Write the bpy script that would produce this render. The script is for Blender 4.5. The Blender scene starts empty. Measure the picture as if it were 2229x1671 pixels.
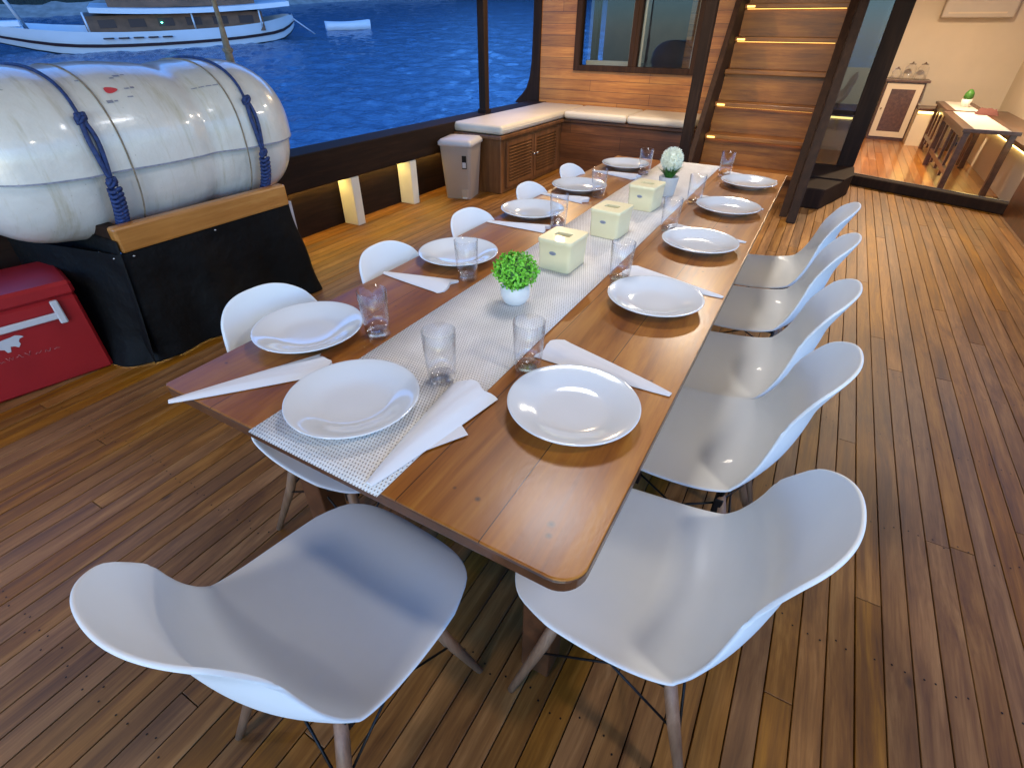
import bpy, math, random
from mathutils import Vector, Matrix
random.seed(7)
C = bpy.context.scene.collection
R = math.radians
PI = math.pi

# ------------------------------------------------------------------ helpers
class MB:
    """collects shapes and links them as ONE mesh object"""
    def __init__(s): s.v = []; s.f = []; s.sm = []; s.attr = []; s.uv = []
    def add(s, vs, fs, smooth=False, a=0.0, M=None):
        o = len(s.v)
        for p in vs:
            p = Vector(p)
            if M is not None: p = M @ p
            s.v.append(p)
        for f in fs:
            s.f.append([o + i for i in f]); s.sm.append(smooth); s.attr.append(a)
    def box(s, x0, x1, y0, y1, z0, z1, M=None, a=0.0, b=0.0):
        if b <= 0:
            vs = [(x, y, z) for z in (z0, z1) for y in (y0, y1) for x in (x0, x1)]
            fs = [(0, 2, 3, 1), (4, 5, 7, 6), (0, 1, 5, 4), (2, 6, 7, 3), (0, 4, 6, 2), (1, 3, 7, 5)]
            s.add(vs, fs, False, a, M); return
        # chamfered box
        vs = []; idx = {}
        def V(p):
            k = tuple(round(c, 6) for c in p)
            if k not in idx: idx[k] = len(vs); vs.append(p)
            return idx[k]
        X = (x0, x1); Y = (y0, y1); Z = (z0, z1); fs = []
        sg = (b, -b)
        def c(i, j, k, ax):
            p = [X[i] + sg[i], Y[j] + sg[j], Z[k] + sg[k]]
            p[ax] = (X, Y, Z)[ax][(i, j, k)[ax]]
            return V(tuple(p))
        for k in (0, 1):
            q = [c(0, 0, k, 2), c(1, 0, k, 2), c(1, 1, k, 2), c(0, 1, k, 2)]; fs.append(q if k else q[::-1])
            q = [c(0, k, 0, 1), c(1, k, 0, 1), c(1, k, 1, 1), c(0, k, 1, 1)]; fs.append(q[::-1] if k else q)
            q = [c(k, 0, 0, 0), c(k, 1, 0, 0), c(k, 1, 1, 0), c(k, 0, 1, 0)]; fs.append(q if k else q[::-1])
        for i in (0, 1):
            for j in (0, 1):
                q = [c(i, j, 0, 0), c(i, j, 1, 0), c(i, j, 1, 1), c(i, j, 0, 1)]; fs.append(q if (i + j) % 2 == 1 else q[::-1])
                q = [c(i, 0, j, 0), c(i, 1, j, 0), c(i, 1, j, 2), c(i, 0, j, 2)]; fs.append(q[::-1] if (i + j) % 2 == 1 else q)
                q = [c(0, i, j, 1), c(1, i, j, 1), c(1, i, j, 2), c(0, i, j, 2)]; fs.append(q if (i + j) % 2 == 1 else q[::-1])
                for k in (0, 1):
                    q = [c(i, j, k, 0), c(i, j, k, 1), c(i, j, k, 2)]; fs.append(q if (i + j + k) % 2 == 1 else q[::-1])
        s.add(vs, fs, False, a, M)
    def tube(s, pts, rad, n=8, M=None, cap=True, smooth=True):
        pts = [Vector(p) for p in pts]; m = len(pts)
        rr = rad if isinstance(rad, (list, tuple)) else [rad] * m
        vs = []; fs = []; up = None
        for i, p in enumerate(pts):
            t = (pts[min(i + 1, m - 1)] - pts[max(i - 1, 0)]).normalized()
            if up is None: up = Vector((0, 0, 1)) if abs(t.z) < .9 else Vector((1, 0, 0))
            a = t.cross(up).normalized(); b = a.cross(t).normalized(); up = b
            for j in range(n):
                th = 2 * PI * j / n
                vs.append(p + (a * math.cos(th) + b * math.sin(th)) * rr[i])
        for i in range(m - 1):
            for j in range(n):
                fs.append((i * n + j, i * n + (j + 1) % n, (i + 1) * n + (j + 1) % n, (i + 1) * n + j))
        if cap: fs.append(list(range(n))[::-1]); fs.append([(m - 1) * n + j for j in range(n)])
        s.add(vs, fs, smooth, 0, M)
    def lathe(s, prof, n=32, M=None, smooth=True, closed=False):
        vs = []; fs = []; m = len(prof)
        for (r, z) in prof:
            for j in range(n):
                th = 2 * PI * j / n; vs.append((r * math.cos(th), r * math.sin(th), z))
        for i in range(m - 1 if not closed else m):
            k = (i + 1) % m
            for j in range(n):
                fs.append((i * n + j, i * n + (j + 1) % n, k * n + (j + 1) % n, k * n + j))
        if not closed:
            if prof[0][0] > 1e-6: fs.append(list(range(n))[::-1])
            if prof[-1][0] > 1e-6: fs.append([(m - 1) * n + j for j in range(n)])
        s.add(vs, fs, smooth, 0, M)
    def grid(s, P, smooth=True, M=None, wrap=False, flip=False):
        nr = len(P); nc = len(P[0]); vs = [p for r in P for p in r]; fs = []
        for i in range(nr - 1):
            for j in range(nc if wrap else nc - 1):
                k = (j + 1) % nc
                q = (i * nc + j, i * nc + k, (i + 1) * nc + k, (i + 1) * nc + j)
                fs.append(q[::-1] if flip else q)
        s.add(vs, fs, smooth, 0, M)
    def prism(s, poly, z0, z1, M=None, smooth=False, a=0.0):
        n = len(poly)
        vs = [(x, y, z0) for x, y in poly] + [(x, y, z1) for x, y in poly]
        fs = [list(range(n))[::-1], [n + i for i in range(n)]] + [(i, (i + 1) % n, n + (i + 1) % n, n + i) for i in range(n)]
        s.add(vs, fs, smooth, a, M)
    def build(s, name, mat, parent=None, bevel=0, solid=0, subsurf=0, attr=False, autosmooth=None, weld=False, segs=2):
        me = bpy.data.meshes.new(name)
        me.from_pydata([tuple(v) for v in s.v], [], s.f)
        me.polygons.foreach_set('use_smooth', s.sm)
        if attr:
            at = me.attributes.new('plank', 'FLOAT', 'FACE'); at.data.foreach_set('value', s.attr)
        me.materials.append(mat); me.update()
        o = bpy.data.objects.new(name, me); C.objects.link(o)
        if parent is not None: o.parent = parent
        if weld: m = o.modifiers.new('w', 'WELD'); m.merge_threshold = 1e-4
        if solid: m = o.modifiers.new('s', 'SOLIDIFY'); m.thickness = solid; m.offset = 0
        if bevel:
            m = o.modifiers.new('b', 'BEVEL'); m.width = bevel; m.segments = segs; m.limit_method = 'ANGLE'; m.angle_limit = R(40)
        if subsurf: m = o.modifiers.new('u', 'SUBSURF'); m.levels = subsurf; m.render_levels = subsurf
        return o

def T(x, y, z=0, rz=0): return Matrix.Translation((x, y, z)) @ Matrix.Rotation(rz, 4, 'Z')
def tag(o, label=None, cat=None, group=None, kind=None):
    if label: o['label'] = label
    if cat: o['category'] = cat
    if group: o['group'] = group
    if kind: o['kind'] = kind
    return o
def thing(name, label, cat, loc=(0, 0, 0), rz=0, group=None):
    o = bpy.data.objects.new(name, None); C.objects.link(o); o.empty_display_size = .1
    o.location = loc; o.rotation_euler = (0, 0, rz)
    return tag(o, label, cat, group)
KIDS = {}
def copy_tree(o, parent=None):
    c = o.copy(); C.objects.link(c); c.parent = parent
    for ch in [x for x in list(bpy.data.objects) if x.parent == o]: copy_tree(ch, c)
    return c

# ------------------------------------------------------------------ materials
def newmat(name):
    m = bpy.data.materials.new(name); m.use_nodes = True
    nt = m.node_tree; return m, nt, nt.nodes, nt.links, nt.nodes['Principled BSDF']
def N(nt, t, **k):
    n = nt.nodes.new(t)
    for a, b in k.items(): setattr(n, a, b)
    return n
def setin(n, **k):
    for a, b in k.items(): n.inputs[a.replace('_', ' ')].default_value = b
def coords(nt, scale=(1, 1, 1), rot=(0, 0, 0), out='Object'):
    tc = N(nt, 'ShaderNodeTexCoord'); mp = N(nt, 'ShaderNodeMapping')
    mp.inputs['Scale'].default_value = scale; mp.inputs['Rotation'].default_value = rot
    nt.links.new(tc.outputs[out], mp.inputs['Vector']); return mp.outputs['Vector']
def noise(nt, vec, scale, detail=3, rough=.5, dist=0):
    n = N(nt, 'ShaderNodeTexNoise'); n.inputs['Scale'].default_value = scale
    n.inputs['Detail'].default_value = detail; n.inputs['Roughness'].default_value = rough
    n.inputs['Distortion'].default_value = dist
    if vec is not None: nt.links.new(vec, n.inputs['Vector'])
    return n.outputs['Fac']
def ramp(nt, fac, stops):
    n = N(nt, 'ShaderNodeValToRGB'); e = n.color_ramp.elements
    while len(e) < len(stops): e.new(.5)
    for q, (p, c) in zip(e, stops): q.position = p; q.color = (*c, 1) if len(c) == 3 else c
    nt.links.new(fac, n.inputs['Fac']); return n.outputs['Color']
def mix(nt, a, b, fac, mode='MIX'):
    n = N(nt, 'ShaderNodeMix', data_type='RGBA', blend_type=mode)
    for s, v in ((0, fac), (6, a), (7, b)):
        if hasattr(v, 'is_output') or isinstance(v, bpy.types.NodeSocket): nt.links.new(v, n.inputs[s])
        else: n.inputs[s].default_value = v if s == 0 else (*v, 1)
    return n.outputs[2]
def math_(nt, op, a, b=None, c=None, clamp=False):
    n = N(nt, 'ShaderNodeMath', operation=op); n.use_clamp = clamp
    for i, v in enumerate((a, b, c)):
        if v is None: continue
        if isinstance(v, bpy.types.NodeSocket): nt.links.new(v, n.inputs[i])
        else: n.inputs[i].default_value = v
    return n.outputs[0]
def bump(nt, p, h, strength=.3, dist=.002):
    b = N(nt, 'ShaderNodeBump'); b.inputs['Strength'].default_value = strength; b.inputs['Distance'].default_value = dist
    nt.links.new(h, b.inputs['Height']); nt.links.new(b.outputs['Normal'], p.inputs['Normal']); return b

def plain(name, col, rough=.5, metal=0, coat=0, var=.06, vs=6, bs=0, bscale=60, spec=.5, sss=0):
    m, nt, n, l, p = newmat(name)
    f = noise(nt, coords(nt), vs, 4, .6)
    a = tuple(c * (1 - var) for c in col); b = tuple(min(1, c * (1 + var)) for c in col)
    l.new(ramp(nt, f, [(.3, a), (.7, b)]), p.inputs['Base Color'])
    p.inputs['Roughness'].default_value = rough; p.inputs['Metallic'].default_value = metal
    p.inputs['Coat Weight'].default_value = coat; p.inputs['Coat Roughness'].default_value = .05
    p.inputs['Specular IOR Level'].default_value = spec
    if bs: bump(nt, p, noise(nt, coords(nt), bscale, 3), bs, .002)
    return m
def emis(name, col, s):
    m, nt, n, l, p = newmat(name)
    p.inputs['Base Color'].default_value = (*col, 1); p.inputs['Emission Color'].default_value = (*col, 1)
    p.inputs['Emission Strength'].default_value = s; return m
def wood(name, dark, mid, light, ax='y', gs=1.0, rough=.45, coat=0, cr=.1, knots=True, attr=False, bs=.25, board=None, gap=.02, bvar=.45):
    """grain runs along axis ax; optional boards of width board (metres) across the other axis"""
    m, nt, n, l, p = newmat(name)
    st = {'x': (.06, 1, 1), 'y': (1, .06, 1), 'z': (1, 1, .06)}[ax]
    v = coords(nt, tuple(q * gs for q in st))
    warp = noise(nt, coords(nt, tuple(q ** .5 * gs for q in st)), 3, 2)
    add = N(nt, 'ShaderNodeVectorMath', operation='ADD')
    sc = N(nt, 'ShaderNodeVectorMath', operation='SCALE'); sc.inputs['Scale'].default_value = .12
    comb = N(nt, 'ShaderNodeCombineXYZ')
    for i in range(3): l.new(warp, comb.inputs[i])
    l.new(comb.outputs[0], sc.inputs[0]); l.new(v, add.inputs[0]); l.new(sc.outputs[0], add.inputs[1])
    vec = add.outputs[0]; at = None
    if attr:
        at = N(nt, 'ShaderNodeAttribute', attribute_name='plank').outputs['Fac']
        off = N(nt, 'ShaderNodeVectorMath', operation='ADD'); cb = N(nt, 'ShaderNodeCombineXYZ')
        k = math_(nt, 'MULTIPLY', at, 37.0)
        for i in range(3): l.new(k, cb.inputs[i])
        l.new(vec, off.inputs[0]); l.new(cb.outputs[0], off.inputs[1]); vec = off.outputs[0]
    g1 = noise(nt, vec, 26, 6, .62); g2 = noise(nt, vec, 150, 3, .6)
    g = math_(nt, 'ADD', math_(nt, 'MULTIPLY', g1, .75), math_(nt, 'MULTIPLY', g2, .25))
    col = ramp(nt, g, [(.33, dark), (.5, mid), (.66, light)])
    big = noise(nt, coords(nt), 1.7, 4, .6)
    col = mix(nt, col, mix(nt, col, (.62, .58, .54), 1.0, 'MULTIPLY'), math_(nt, 'MULTIPLY', math_(nt, 'SUBTRACT', big, .42, clamp=True), 2.2, clamp=True))
    if at is not None:
        hs = N(nt, 'ShaderNodeHueSaturation')
        l.new(math_(nt, 'MULTIPLY_ADD', at, .36, .86), hs.inputs['Value'])
        wn = N(nt, 'ShaderNodeTexWhiteNoise', noise_dimensions='1D'); l.new(at, wn.inputs['W'])
        l.new(math_(nt, 'MULTIPLY_ADD', wn.outputs['Value'], .22, .95), hs.inputs['Saturation'])
        l.new(col, hs.inputs['Color']); col = hs.outputs['Color']
    h = g
    if board:
        tc = N(nt, 'ShaderNodeTexCoord'); sp = N(nt, 'ShaderNodeSeparateXYZ'); l.new(tc.outputs['Object'], sp.inputs[0])
        bax, bw, jax, jl = board
        cc = math_(nt, 'DIVIDE', sp.outputs['XYZ'.index(bax)], bw)
        idx = math_(nt, 'FLOOR', cc); fr = math_(nt, 'FRACT', cc)
        wn = N(nt, 'ShaderNodeTexWhiteNoise', noise_dimensions='1D'); l.new(idx, wn.inputs['W'])
        dd = math_(nt, 'MINIMUM', fr, math_(nt, 'SUBTRACT', 1.0, fr))
        line = math_(nt, 'LESS_THAN', dd, gap)
        if jl:
            jj = math_(nt, 'ADD', math_(nt, 'DIVIDE', sp.outputs['XYZ'.index(jax)], jl), math_(nt, 'MULTIPLY', wn.outputs['Value'], 7.3))
            ji = math_(nt, 'FLOOR', jj); jf = math_(nt, 'FRACT', jj)
            line = math_(nt, 'MAXIMUM', line, math_(nt, 'LESS_THAN', jf, .004 / jl))
            wn2 = N(nt, 'ShaderNodeTexWhiteNoise', noise_dimensions='2D'); cb2 = N(nt, 'ShaderNodeCombineXYZ')
            l.new(idx, cb2.inputs[0]); l.new(ji, cb2.inputs[1]); l.new(cb2.outputs[0], wn2.inputs['Vector']); rv = wn2.outputs['Value']
        else: rv = wn.outputs['Value']
        hs = N(nt, 'ShaderNodeHueSaturation'); l.new(math_(nt, 'MULTIPLY_ADD', rv, bvar, 1 - bvar / 2), hs.inputs['Value'])
        l.new(col, hs.inputs['Color']); col = mix(nt, hs.outputs['Color'], tuple(c * .25 for c in dark), line)
        h = math_(nt, 'SUBTRACT', g, math_(nt, 'MULTIPLY', line, 3.0))
    if knots:
        vo = N(nt, 'ShaderNodeTexVoronoi'); vo.inputs['Scale'].default_value = 3.2
        kv = {'x': (.5, 1, 1), 'y': (1, .5, 1), 'z': (1, 1, .5)}[ax]; l.new(coords(nt, kv), vo.inputs['Vector'])
        kn = ramp(nt, vo.outputs['Distance'], [(.015, (1, 1, 1)), (.05, (0, 0, 0))])
        col = mix(nt, col, tuple(c * .3 for c in dark), kn)
    l.new(col, p.inputs['Base Color'])
    l.new(math_(nt, 'MULTIPLY_ADD', g, .25, rough - .12), p.inputs['Roughness'])
    p.inputs['Coat Weight'].default_value = coat; p.inputs['Coat Roughness'].default_value = cr
    bump(nt, p, h, bs, .0015)
    return m

M_ = {}
M_['deck'] = wood('deck_wood', (.095, .036, .008), (.21, .092, .023), (.34, .17, .053), 'y', 1.0, .5, 0, attr=True, knots=True, bs=.5)
M_['top'] = wood('varnished_table_wood', (.19, .052, .006), (.35, .115, .011), (.49, .20, .024), 'y', .55, .36, .25, .2, knots=True, bs=.05, board=('X', .1745, 'Y', 0), gap=.006, bvar=.16)
KNOTS = [(.2512, -1.4539, .0035), (.302, -1.4558, .005), (.4391, -1.4403, .006), (.446, -1.4633, .005), (-.4765, -1.40, .004), (-.322, -.947, .0032), (-.2776, -.9453, .0032), (.4607, -.9401, .004), (.40, .35, .005), (-.36, .62, .005), (.42, -.2, .004)]
_nt = M_['top'].node_tree; _p = _nt.nodes['Principled BSDF']
_b = N(_nt, 'ShaderNodeBump'); _b.inputs['Strength'].default_value = .55; _b.inputs['Distance'].default_value = .0008
_sp = N(_nt, 'ShaderNodeTexCoord').outputs['Object']; _c = _p.inputs['Base Color'].links[0].from_socket
_wv = N(_nt, 'ShaderNodeVectorMath', operation='MULTIPLY_ADD'); _nt.links.new(N(_nt, 'ShaderNodeTexNoise').outputs['Color'], _wv.inputs[0]); _wv.inputs[1].default_value = (.006, .006, 0); _nt.links.new(_sp, _wv.inputs[2])
for _x, _y, _r in KNOTS:
    _d = N(_nt, 'ShaderNodeVectorMath', operation='DISTANCE'); _nt.links.new(_wv.outputs[0], _d.inputs[0]); _d.inputs[1].default_value = (_x, _y, .737)
    _c = mix(_nt, _c, (.03, .012, .006), math_(_nt, 'MULTIPLY', math_(_nt, 'SUBTRACT', 1.6, math_(_nt, 'DIVIDE', _d.outputs['Value'], _r), clamp=True), .9, clamp=True))
_nt.links.new(_c, _p.inputs['Base Color'])
_nt.links.new(noise(_nt, coords(_nt, (1, .5, 1)), 95, 3, .7), _b.inputs['Height']); _nt.links.new(_b.outputs['Normal'], _p.inputs['Coat Normal']); _p.inputs['Coat Roughness'].default_value = .22
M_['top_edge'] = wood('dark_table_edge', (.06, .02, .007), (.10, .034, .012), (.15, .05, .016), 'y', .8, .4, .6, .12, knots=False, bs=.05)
M_['dark'] = wood('dark_bulwark_wood', (.010, .0045, .0025), (.018, .008, .004), (.030, .014, .007), 'y', 1, .75, 0, .3, knots=False)
M_['darkz'] = wood('dark_post_wood', (.013, .006, .0035), (.021, .010, .006), (.036, .018, .010), 'z', 1, .75, 0, .3, knots=False)
M_['panel'] = wood('teak_wall_boards', (.25, .08, .012), (.43, .155, .024), (.56, .24, .045), 'x', .8, .42, .25, .2, knots=True, bs=.15, board=('Z', .115, 'X', 1.6), gap=.02)
M_['bench'] = wood('bench_front_wood', (.05, .018, .006), (.10, .036, .011), (.16, .06, .02), 'x', .8, .4, .3, .2, knots=False, bs=.1, board=('Z', .14, 'X', 1.9), gap=.012)
M_['benchy'] = wood('cabinet_wood', (.10, .038, .012), (.18, .072, .022), (.27, .115, .04), 'z', .8, .4, .3, .2, knots=False, bs=.1)
M_['stair'] = wood('stair_wood', (.13, .042, .007), (.26, .092, .014), (.38, .155, .028), 'x', .8, .5, .2, .25, knots=True, bs=.2)
M_['stringer'] = wood('stringer_wood', (.02, .008, .004), (.034, .014, .007), (.055, .024, .012), 'z', 1, .65, 0, .2, knots=False)
M_['cradle'] = wood('varnished_cradle_beam', (.33, .13, .025), (.45, .19, .04), (.55, .27, .07), 'y', .8, .35, .6, .15, knots=True, bs=.1)
M_['brown'] = wood('walnut_furniture_wood', (.05, .019, .009), (.09, .036, .017), (.14, .06, .03), 'y', 1, .4, .4, .2, knots=False)
M_['legwood'] = wood('beech_leg_wood', (.16, .085, .045), (.24, .13, .07), (.33, .19, .11), 'z', 1.2, .5, .1, .3, knots=False)
for k_ in ('dark', 'darkz', 'stringer'): M_[k_].node_tree.nodes['Principled BSDF'].inputs['Specular IOR Level'].default_value = .2
M_['white'] = plain('white_chair_plastic', (.76, .79, .80), .55, coat=.04, var=.02, bs=.02, bscale=400)
M_['china'] = plain('white_china', (.76, .78, .78), .12, coat=.8, var=.015)
M_['wpaint'] = plain('white_painted_wall', (.66, .57, .45), .55, var=.05, vs=1.5, bs=.1, bscale=20)
M_['stub'] = plain('cream_painted_frame_end', (.72, .71, .60), .5, var=.05)
M_['frp'] = None
M_['rope'] = plain('blue_braided_rope', (.012, .035, .14), .7, var=.5, vs=60, bs=.8, bscale=120)
M_['hemp'] = plain('weathered_rope', (.22, .18, .13), .9, var=.35, vs=30, bs=.8, bscale=90)
M_['tarp'] = plain('black_tarpaulin', (.0025, .0027, .003), .7, var=.3, bs=.35, bscale=9)
M_['tarp'].node_tree.nodes['Principled BSDF'].inputs['Specular IOR Level'].default_value = .2; M_['tarp'].node_tree.nodes['Bump'].inputs['Distance'].default_value = .02; M_['tarp'].node_tree.nodes['Bump'].inputs['Strength'].default_value = 1
M_['red'] = plain('red_cooler_plastic', (.30, .010, .012), .38, var=.08, coat=.1)
M_['grey'] = plain('grey_white_plastic', (.5, .5, .52), .4, var=.05)
M_['bin'] = plain('taupe_bin_plastic', (.36, .29, .23), .45, var=.03)
M_['binlid'] = plain('pale_bin_lid_plastic', (.55, .50, .46), .4, var=.03)
M_['black'] = plain('black_metal', (.012, .012, .013), .4, metal=.6, var=.1)
M_['cushion'] = plain('cream_vinyl_cushion', (.62, .54, .42), .5, var=.05, vs=3, bs=.15, bscale=12)
M_['tissue'] = plain('cream_tissue_box_plastic', (.88, .77, .46), .4, var=.02, coat=.1)
M_['oval'] = plain('grey_oval_badge', (.24, .25, .30), .4, var=.15, vs=90)
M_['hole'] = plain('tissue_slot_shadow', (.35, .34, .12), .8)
M_['paper'] = plain('white_paper_napkin', (.76, .76, .77), .85, var=.02, bs=.25, bscale=45)
M_['pot'] = plain('white_ceramic_pot', (.80, .77, .72), .4, var=.03)
M_['pot2'] = plain('pale_grey_pot', (.55, .55, .54), .6, var=.05)
M_['leaf'] = plain('bright_green_leaf', (.22, .62, .045), .45, var=.45, vs=70)
M_['grass'] = plain('dark_green_grass_leaf', (.04, .16, .02), .5, var=.4, vs=40)
M_['bloom'] = plain('pale_green_white_bloom', (.90, .90, .76), .8, var=.08, vs=50)
M_['steel'] = plain('steel', (.6, .6, .6), .25, metal=1)
M_['led'] = emis('warm_led_strip', (1, .72, .22), 3)
M_['ledbw'] = emis('bulwark_led_strip', (1, .66, .16), 14)
M_['ledst'] = emis('stair_led_strip', (1, .58, .14), .9)
M_['lampglow'] = emis('ceiling_lamp_glow', (1, .86, .68), 5)
M_['navy'] = plain('dark_navy_hull_stripe', (.03, .012, .012), .5)
M_['hullwhite'] = plain('white_hull_paint', (.55, .58, .62), .35, var=.06, vs=.7)
M_['hullbrown'] = plain('brown_deckhouse', (.12, .058, .032), .6, var=.4, vs=1.5)
M_['greenlight'] = emis('green_navigation_light', (.1, 1, .6), 6)
M_['ac'] = plain('air_conditioner_plastic', (.50, .45, .40), .5, var=.03)
M_['cloth'] = plain('pale_table_cloth', (.62, .58, .52), .9, var=.04, bs=.3, bscale=150)
M_['logo_red'] = plain('faded_red_logo', (.55, .06, .07), .4, var=.1)
M_['ink'] = plain('faded_grey_ink', (.25, .26, .33), .5, var=.3, vs=60)
M_['pinkink'] = plain('worn_pale_print', (.45, .18, .18), .5, var=.3, vs=60)
M_['roof'] = wood('ceiling_boards', (.30, .15, .06), (.42, .23, .10), (.52, .31, .15), 'y', .8, .45, .2, .2, knots=False, board=('X', .12, 'Y', 0), gap=.02)

def mk_frp():
    m, nt, n, l, p = newmat('stained_fibreglass')
    v = coords(nt); f = noise(nt, v, 3.5, 5, .65); s = noise(nt, coords(nt, (2, 9, .8)), 2.2, 5, .7)
    col = ramp(nt, f, [(.3, (.58, .57, .53)), (.65, (.70, .69, .66))])
    stain = ramp(nt, s, [(.54, (0, 0, 0)), (.76, (.7, .7, .7))])
    col = mix(nt, col, (.42, .38, .24), stain)
    sp = noise(nt, v, 60, 2, .5); spots = ramp(nt, sp, [(.74, (0, 0, 0)), (.78, (.6, .6, .6))])
    col = mix(nt, col, (.2, .19, .16), spots)
    l.new(col, p.inputs['Base Color']); p.inputs['Roughness'].default_value = .28
    p.inputs['Coat Weight'].default_value = .6; p.inputs['Coat Roughness'].default_value = .1
    bump(nt, p, noise(nt, v, 7, 4, .6), .7, .010); return m
M_['frp'] = mk_frp()

def mk_glass(name, tint=(.97, .975, .97), edge=.55, rough=.02, base=.04, dark=None):
    m, nt, n, l, p = newmat(name); n.remove(p)
    out = n['Material Output']; tr = N(nt, 'ShaderNodeBsdfTransparent'); tr.inputs[0].default_value = (*tint, 1)
    gl = N(nt, 'ShaderNodeBsdfGlossy'); gl.inputs['Roughness'].default_value = rough; gl.inputs['Color'].default_value = (.95, .97, 1, 1)
    lw = N(nt, 'ShaderNodeLayerWeight'); lw.inputs['Blend'].default_value = .5
    fr = N(nt, 'ShaderNodeMath', operation='POWER'); l.new(lw.outputs['Facing'], fr.inputs[0]); fr.inputs[1].default_value = 3.0
    if dark: l.new(mix(nt, tint, dark, math_(nt, 'POWER', lw.outputs['Facing'], 5.0)), tr.inputs[0])
    mx = N(nt, 'ShaderNodeMixShader')
    l.new(math_(nt, 'MULTIPLY_ADD', fr.outputs[0], edge, base, clamp=True), mx.inputs[0]); l.new(tr.outputs[0], mx.inputs[1]); l.new(gl.outputs[0], mx.inputs[2])
    l.new(mx.outputs[0], out.inputs['Surface']); return m
M_['glass'] = mk_glass('clear_tumbler_glass', tint=(.985, .985, .985), edge=.75, base=.03, dark=(.6, .59, .58))
M_['basegl'] = mk_glass('thick_glass_base', tint=(.95, .95, .97), edge=.9, base=.12, rough=.05)
M_['pane'] = mk_glass('window_pane_glass', (.8, .83, .85), .9, .01, .03)
M_['smoked'] = mk_glass('smoked_door_glass', (.34, .36, .38), .8, .02, .05)
def mk_thickglass():
    m, nt, n, l, p = newmat('thick_glass_base')
    p.inputs['Base Color'].default_value = (.97, .97, 1, 1); p.inputs['Transmission Weight'].default_value = 1
    p.inputs['Roughness'].default_value = .03; p.inputs['IOR'].default_value = 1.45; return m
M_['thick'] = mk_thickglass()

def mk_weave():
    m, nt, n, l, p = newmat('woven_vinyl_runner')
    br = N(nt, 'ShaderNodeTexBrick'); l.new(coords(nt), br.inputs['Vector'])
    br.offset = .5; setin(br, Scale=1.0, Mortar_Size=.0011, Mortar_Smooth=.2, Brick_Width=.0075, Row_Height=.0062, Bias=0)
    v = coords(nt); sp = N(nt, 'ShaderNodeSeparateXYZ'); l.new(v, sp.inputs[0])
    # dark holes: short dashes in staggered rows
    ry = math_(nt, 'DIVIDE', sp.outputs[1], .0085); row = math_(nt, 'FLOOR', ry); fy = math_(nt, 'FRACT', ry)
    par = math_(nt, 'MODULO', row, 2.0)
    rx = math_(nt, 'ADD', math_(nt, 'DIVIDE', sp.outputs[0], .0072), math_(nt, 'MULTIPLY', par, .5)); fx = math_(nt, 'FRACT', rx)
    hx = math_(nt, 'LESS_THAN', fx, .34); hy = math_(nt, 'LESS_THAN', fy, .40)
    hole = math_(nt, 'MULTIPLY', hx, hy)
    nf = noise(nt, v, 14, 3)
    base = ramp(nt, nf, [(.3, (.74, .70, .64)), (.7, (.84, .80, .74))])
    l.new(mix(nt, base, (.24, .19, .155), hole), p.inputs['Base Color'])
    p.inputs['Roughness'].default_value = .5
    hh = math_(nt, 'ADD', math_(nt, 'MULTIPLY', hole, -1.0), math_(nt, 'SINE', math_(nt, 'MULTIPLY', fx, 6.283)))
    bump(nt, p, hh, .5, .0012); return m
M_['weave'] = mk_weave()

# ------------------------------------------------------------------ camera
cam = bpy.data.cameras.new('camera'); camo = bpy.data.objects.new('camera', cam); C.objects.link(camo)
CAMLOC = Vector((1.1667, -.4155, 1.4158))
yaw, pit, rol = R(-29.4235), R(35.4505), R(.5414)
fwd = Vector((math.sin(yaw) * math.cos(pit), math.cos(yaw) * math.cos(pit), -math.sin(pit)))
rt = Vector((math.cos(yaw), -math.sin(yaw), 0)); up = rt.cross(fwd)
r2 = rt * math.cos(rol) + up * math.sin(rol); u2 = up * math.cos(rol) - rt * math.sin(rol)
Mc = Matrix((r2, u2, -fwd)).transposed().to_4x4(); Mc.translation = CAMLOC
camo.matrix_world = Mc
cam.sensor_width = 36; cam.lens = 1078.15 / 2229 * 36; cam.clip_start = .02; cam.clip_end = 2000
bpy.context.scene.camera = camo

# ------------------------------------------------------------------ deck floor
def planks(x0, x1, y0, y1, w, gap, z, seed, lmin=2.2, lmax=4.2):
    rnd = random.Random(seed); mb = MB(); x = x0
    while x < x1:
        y = y0 - rnd.random() * 3
        while y < y1:
            L = rnd.uniform(lmin, lmax); a, b = max(y, y0), min(y + L, y1)
            if b > a + .01:
                c = .0012; X0, X1 = x + gap / 2, min(x + w, x1) - gap / 2; g = .0012
                dz = rnd.uniform(-.0008, .0008)
                vs = [(X0, a + g, z - .02), (X1, a + g, z - .02), (X1, b - g, z - .02), (X0, b - g, z - .02),
                      (X0, a + g, z - c + dz), (X1, a + g, z - c + dz), (X1, b - g, z - c + dz), (X0, b - g, z - c + dz),
                      (X0 + c, a + g + c, z + dz), (X1 - c, a + g + c, z + dz), (X1 - c, b - g - c, z + dz), (X0 + c, b - g - c, z + dz)]
                fs = [(8, 9, 10, 11), (4, 5, 9, 8), (5, 6, 10, 9), (6, 7, 11, 10), (7, 4, 8, 11), (0, 1, 5, 4), (1, 2, 6, 5), (2, 3, 7, 6), (3, 0, 4, 7)]
                r_ = rnd.random(); r_ = r_ if rnd.random() > .08 else 1.25
                mb.add(vs, fs, False, r_)
            y += L
        x += w
    return mb
fl = planks(-2.52, 2.94, -2.6, 7.0, .0698, .0034, 0.0, 3).build('deck', M_['deck'], attr=True); tag(fl, kind='structure')
mb = MB(); mb.box(-2.9, 3.4, -2.7, 11.4, -.25, -.018); tag(mb.build('deck_underlay', M_['dark']), kind='structure')
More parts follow.
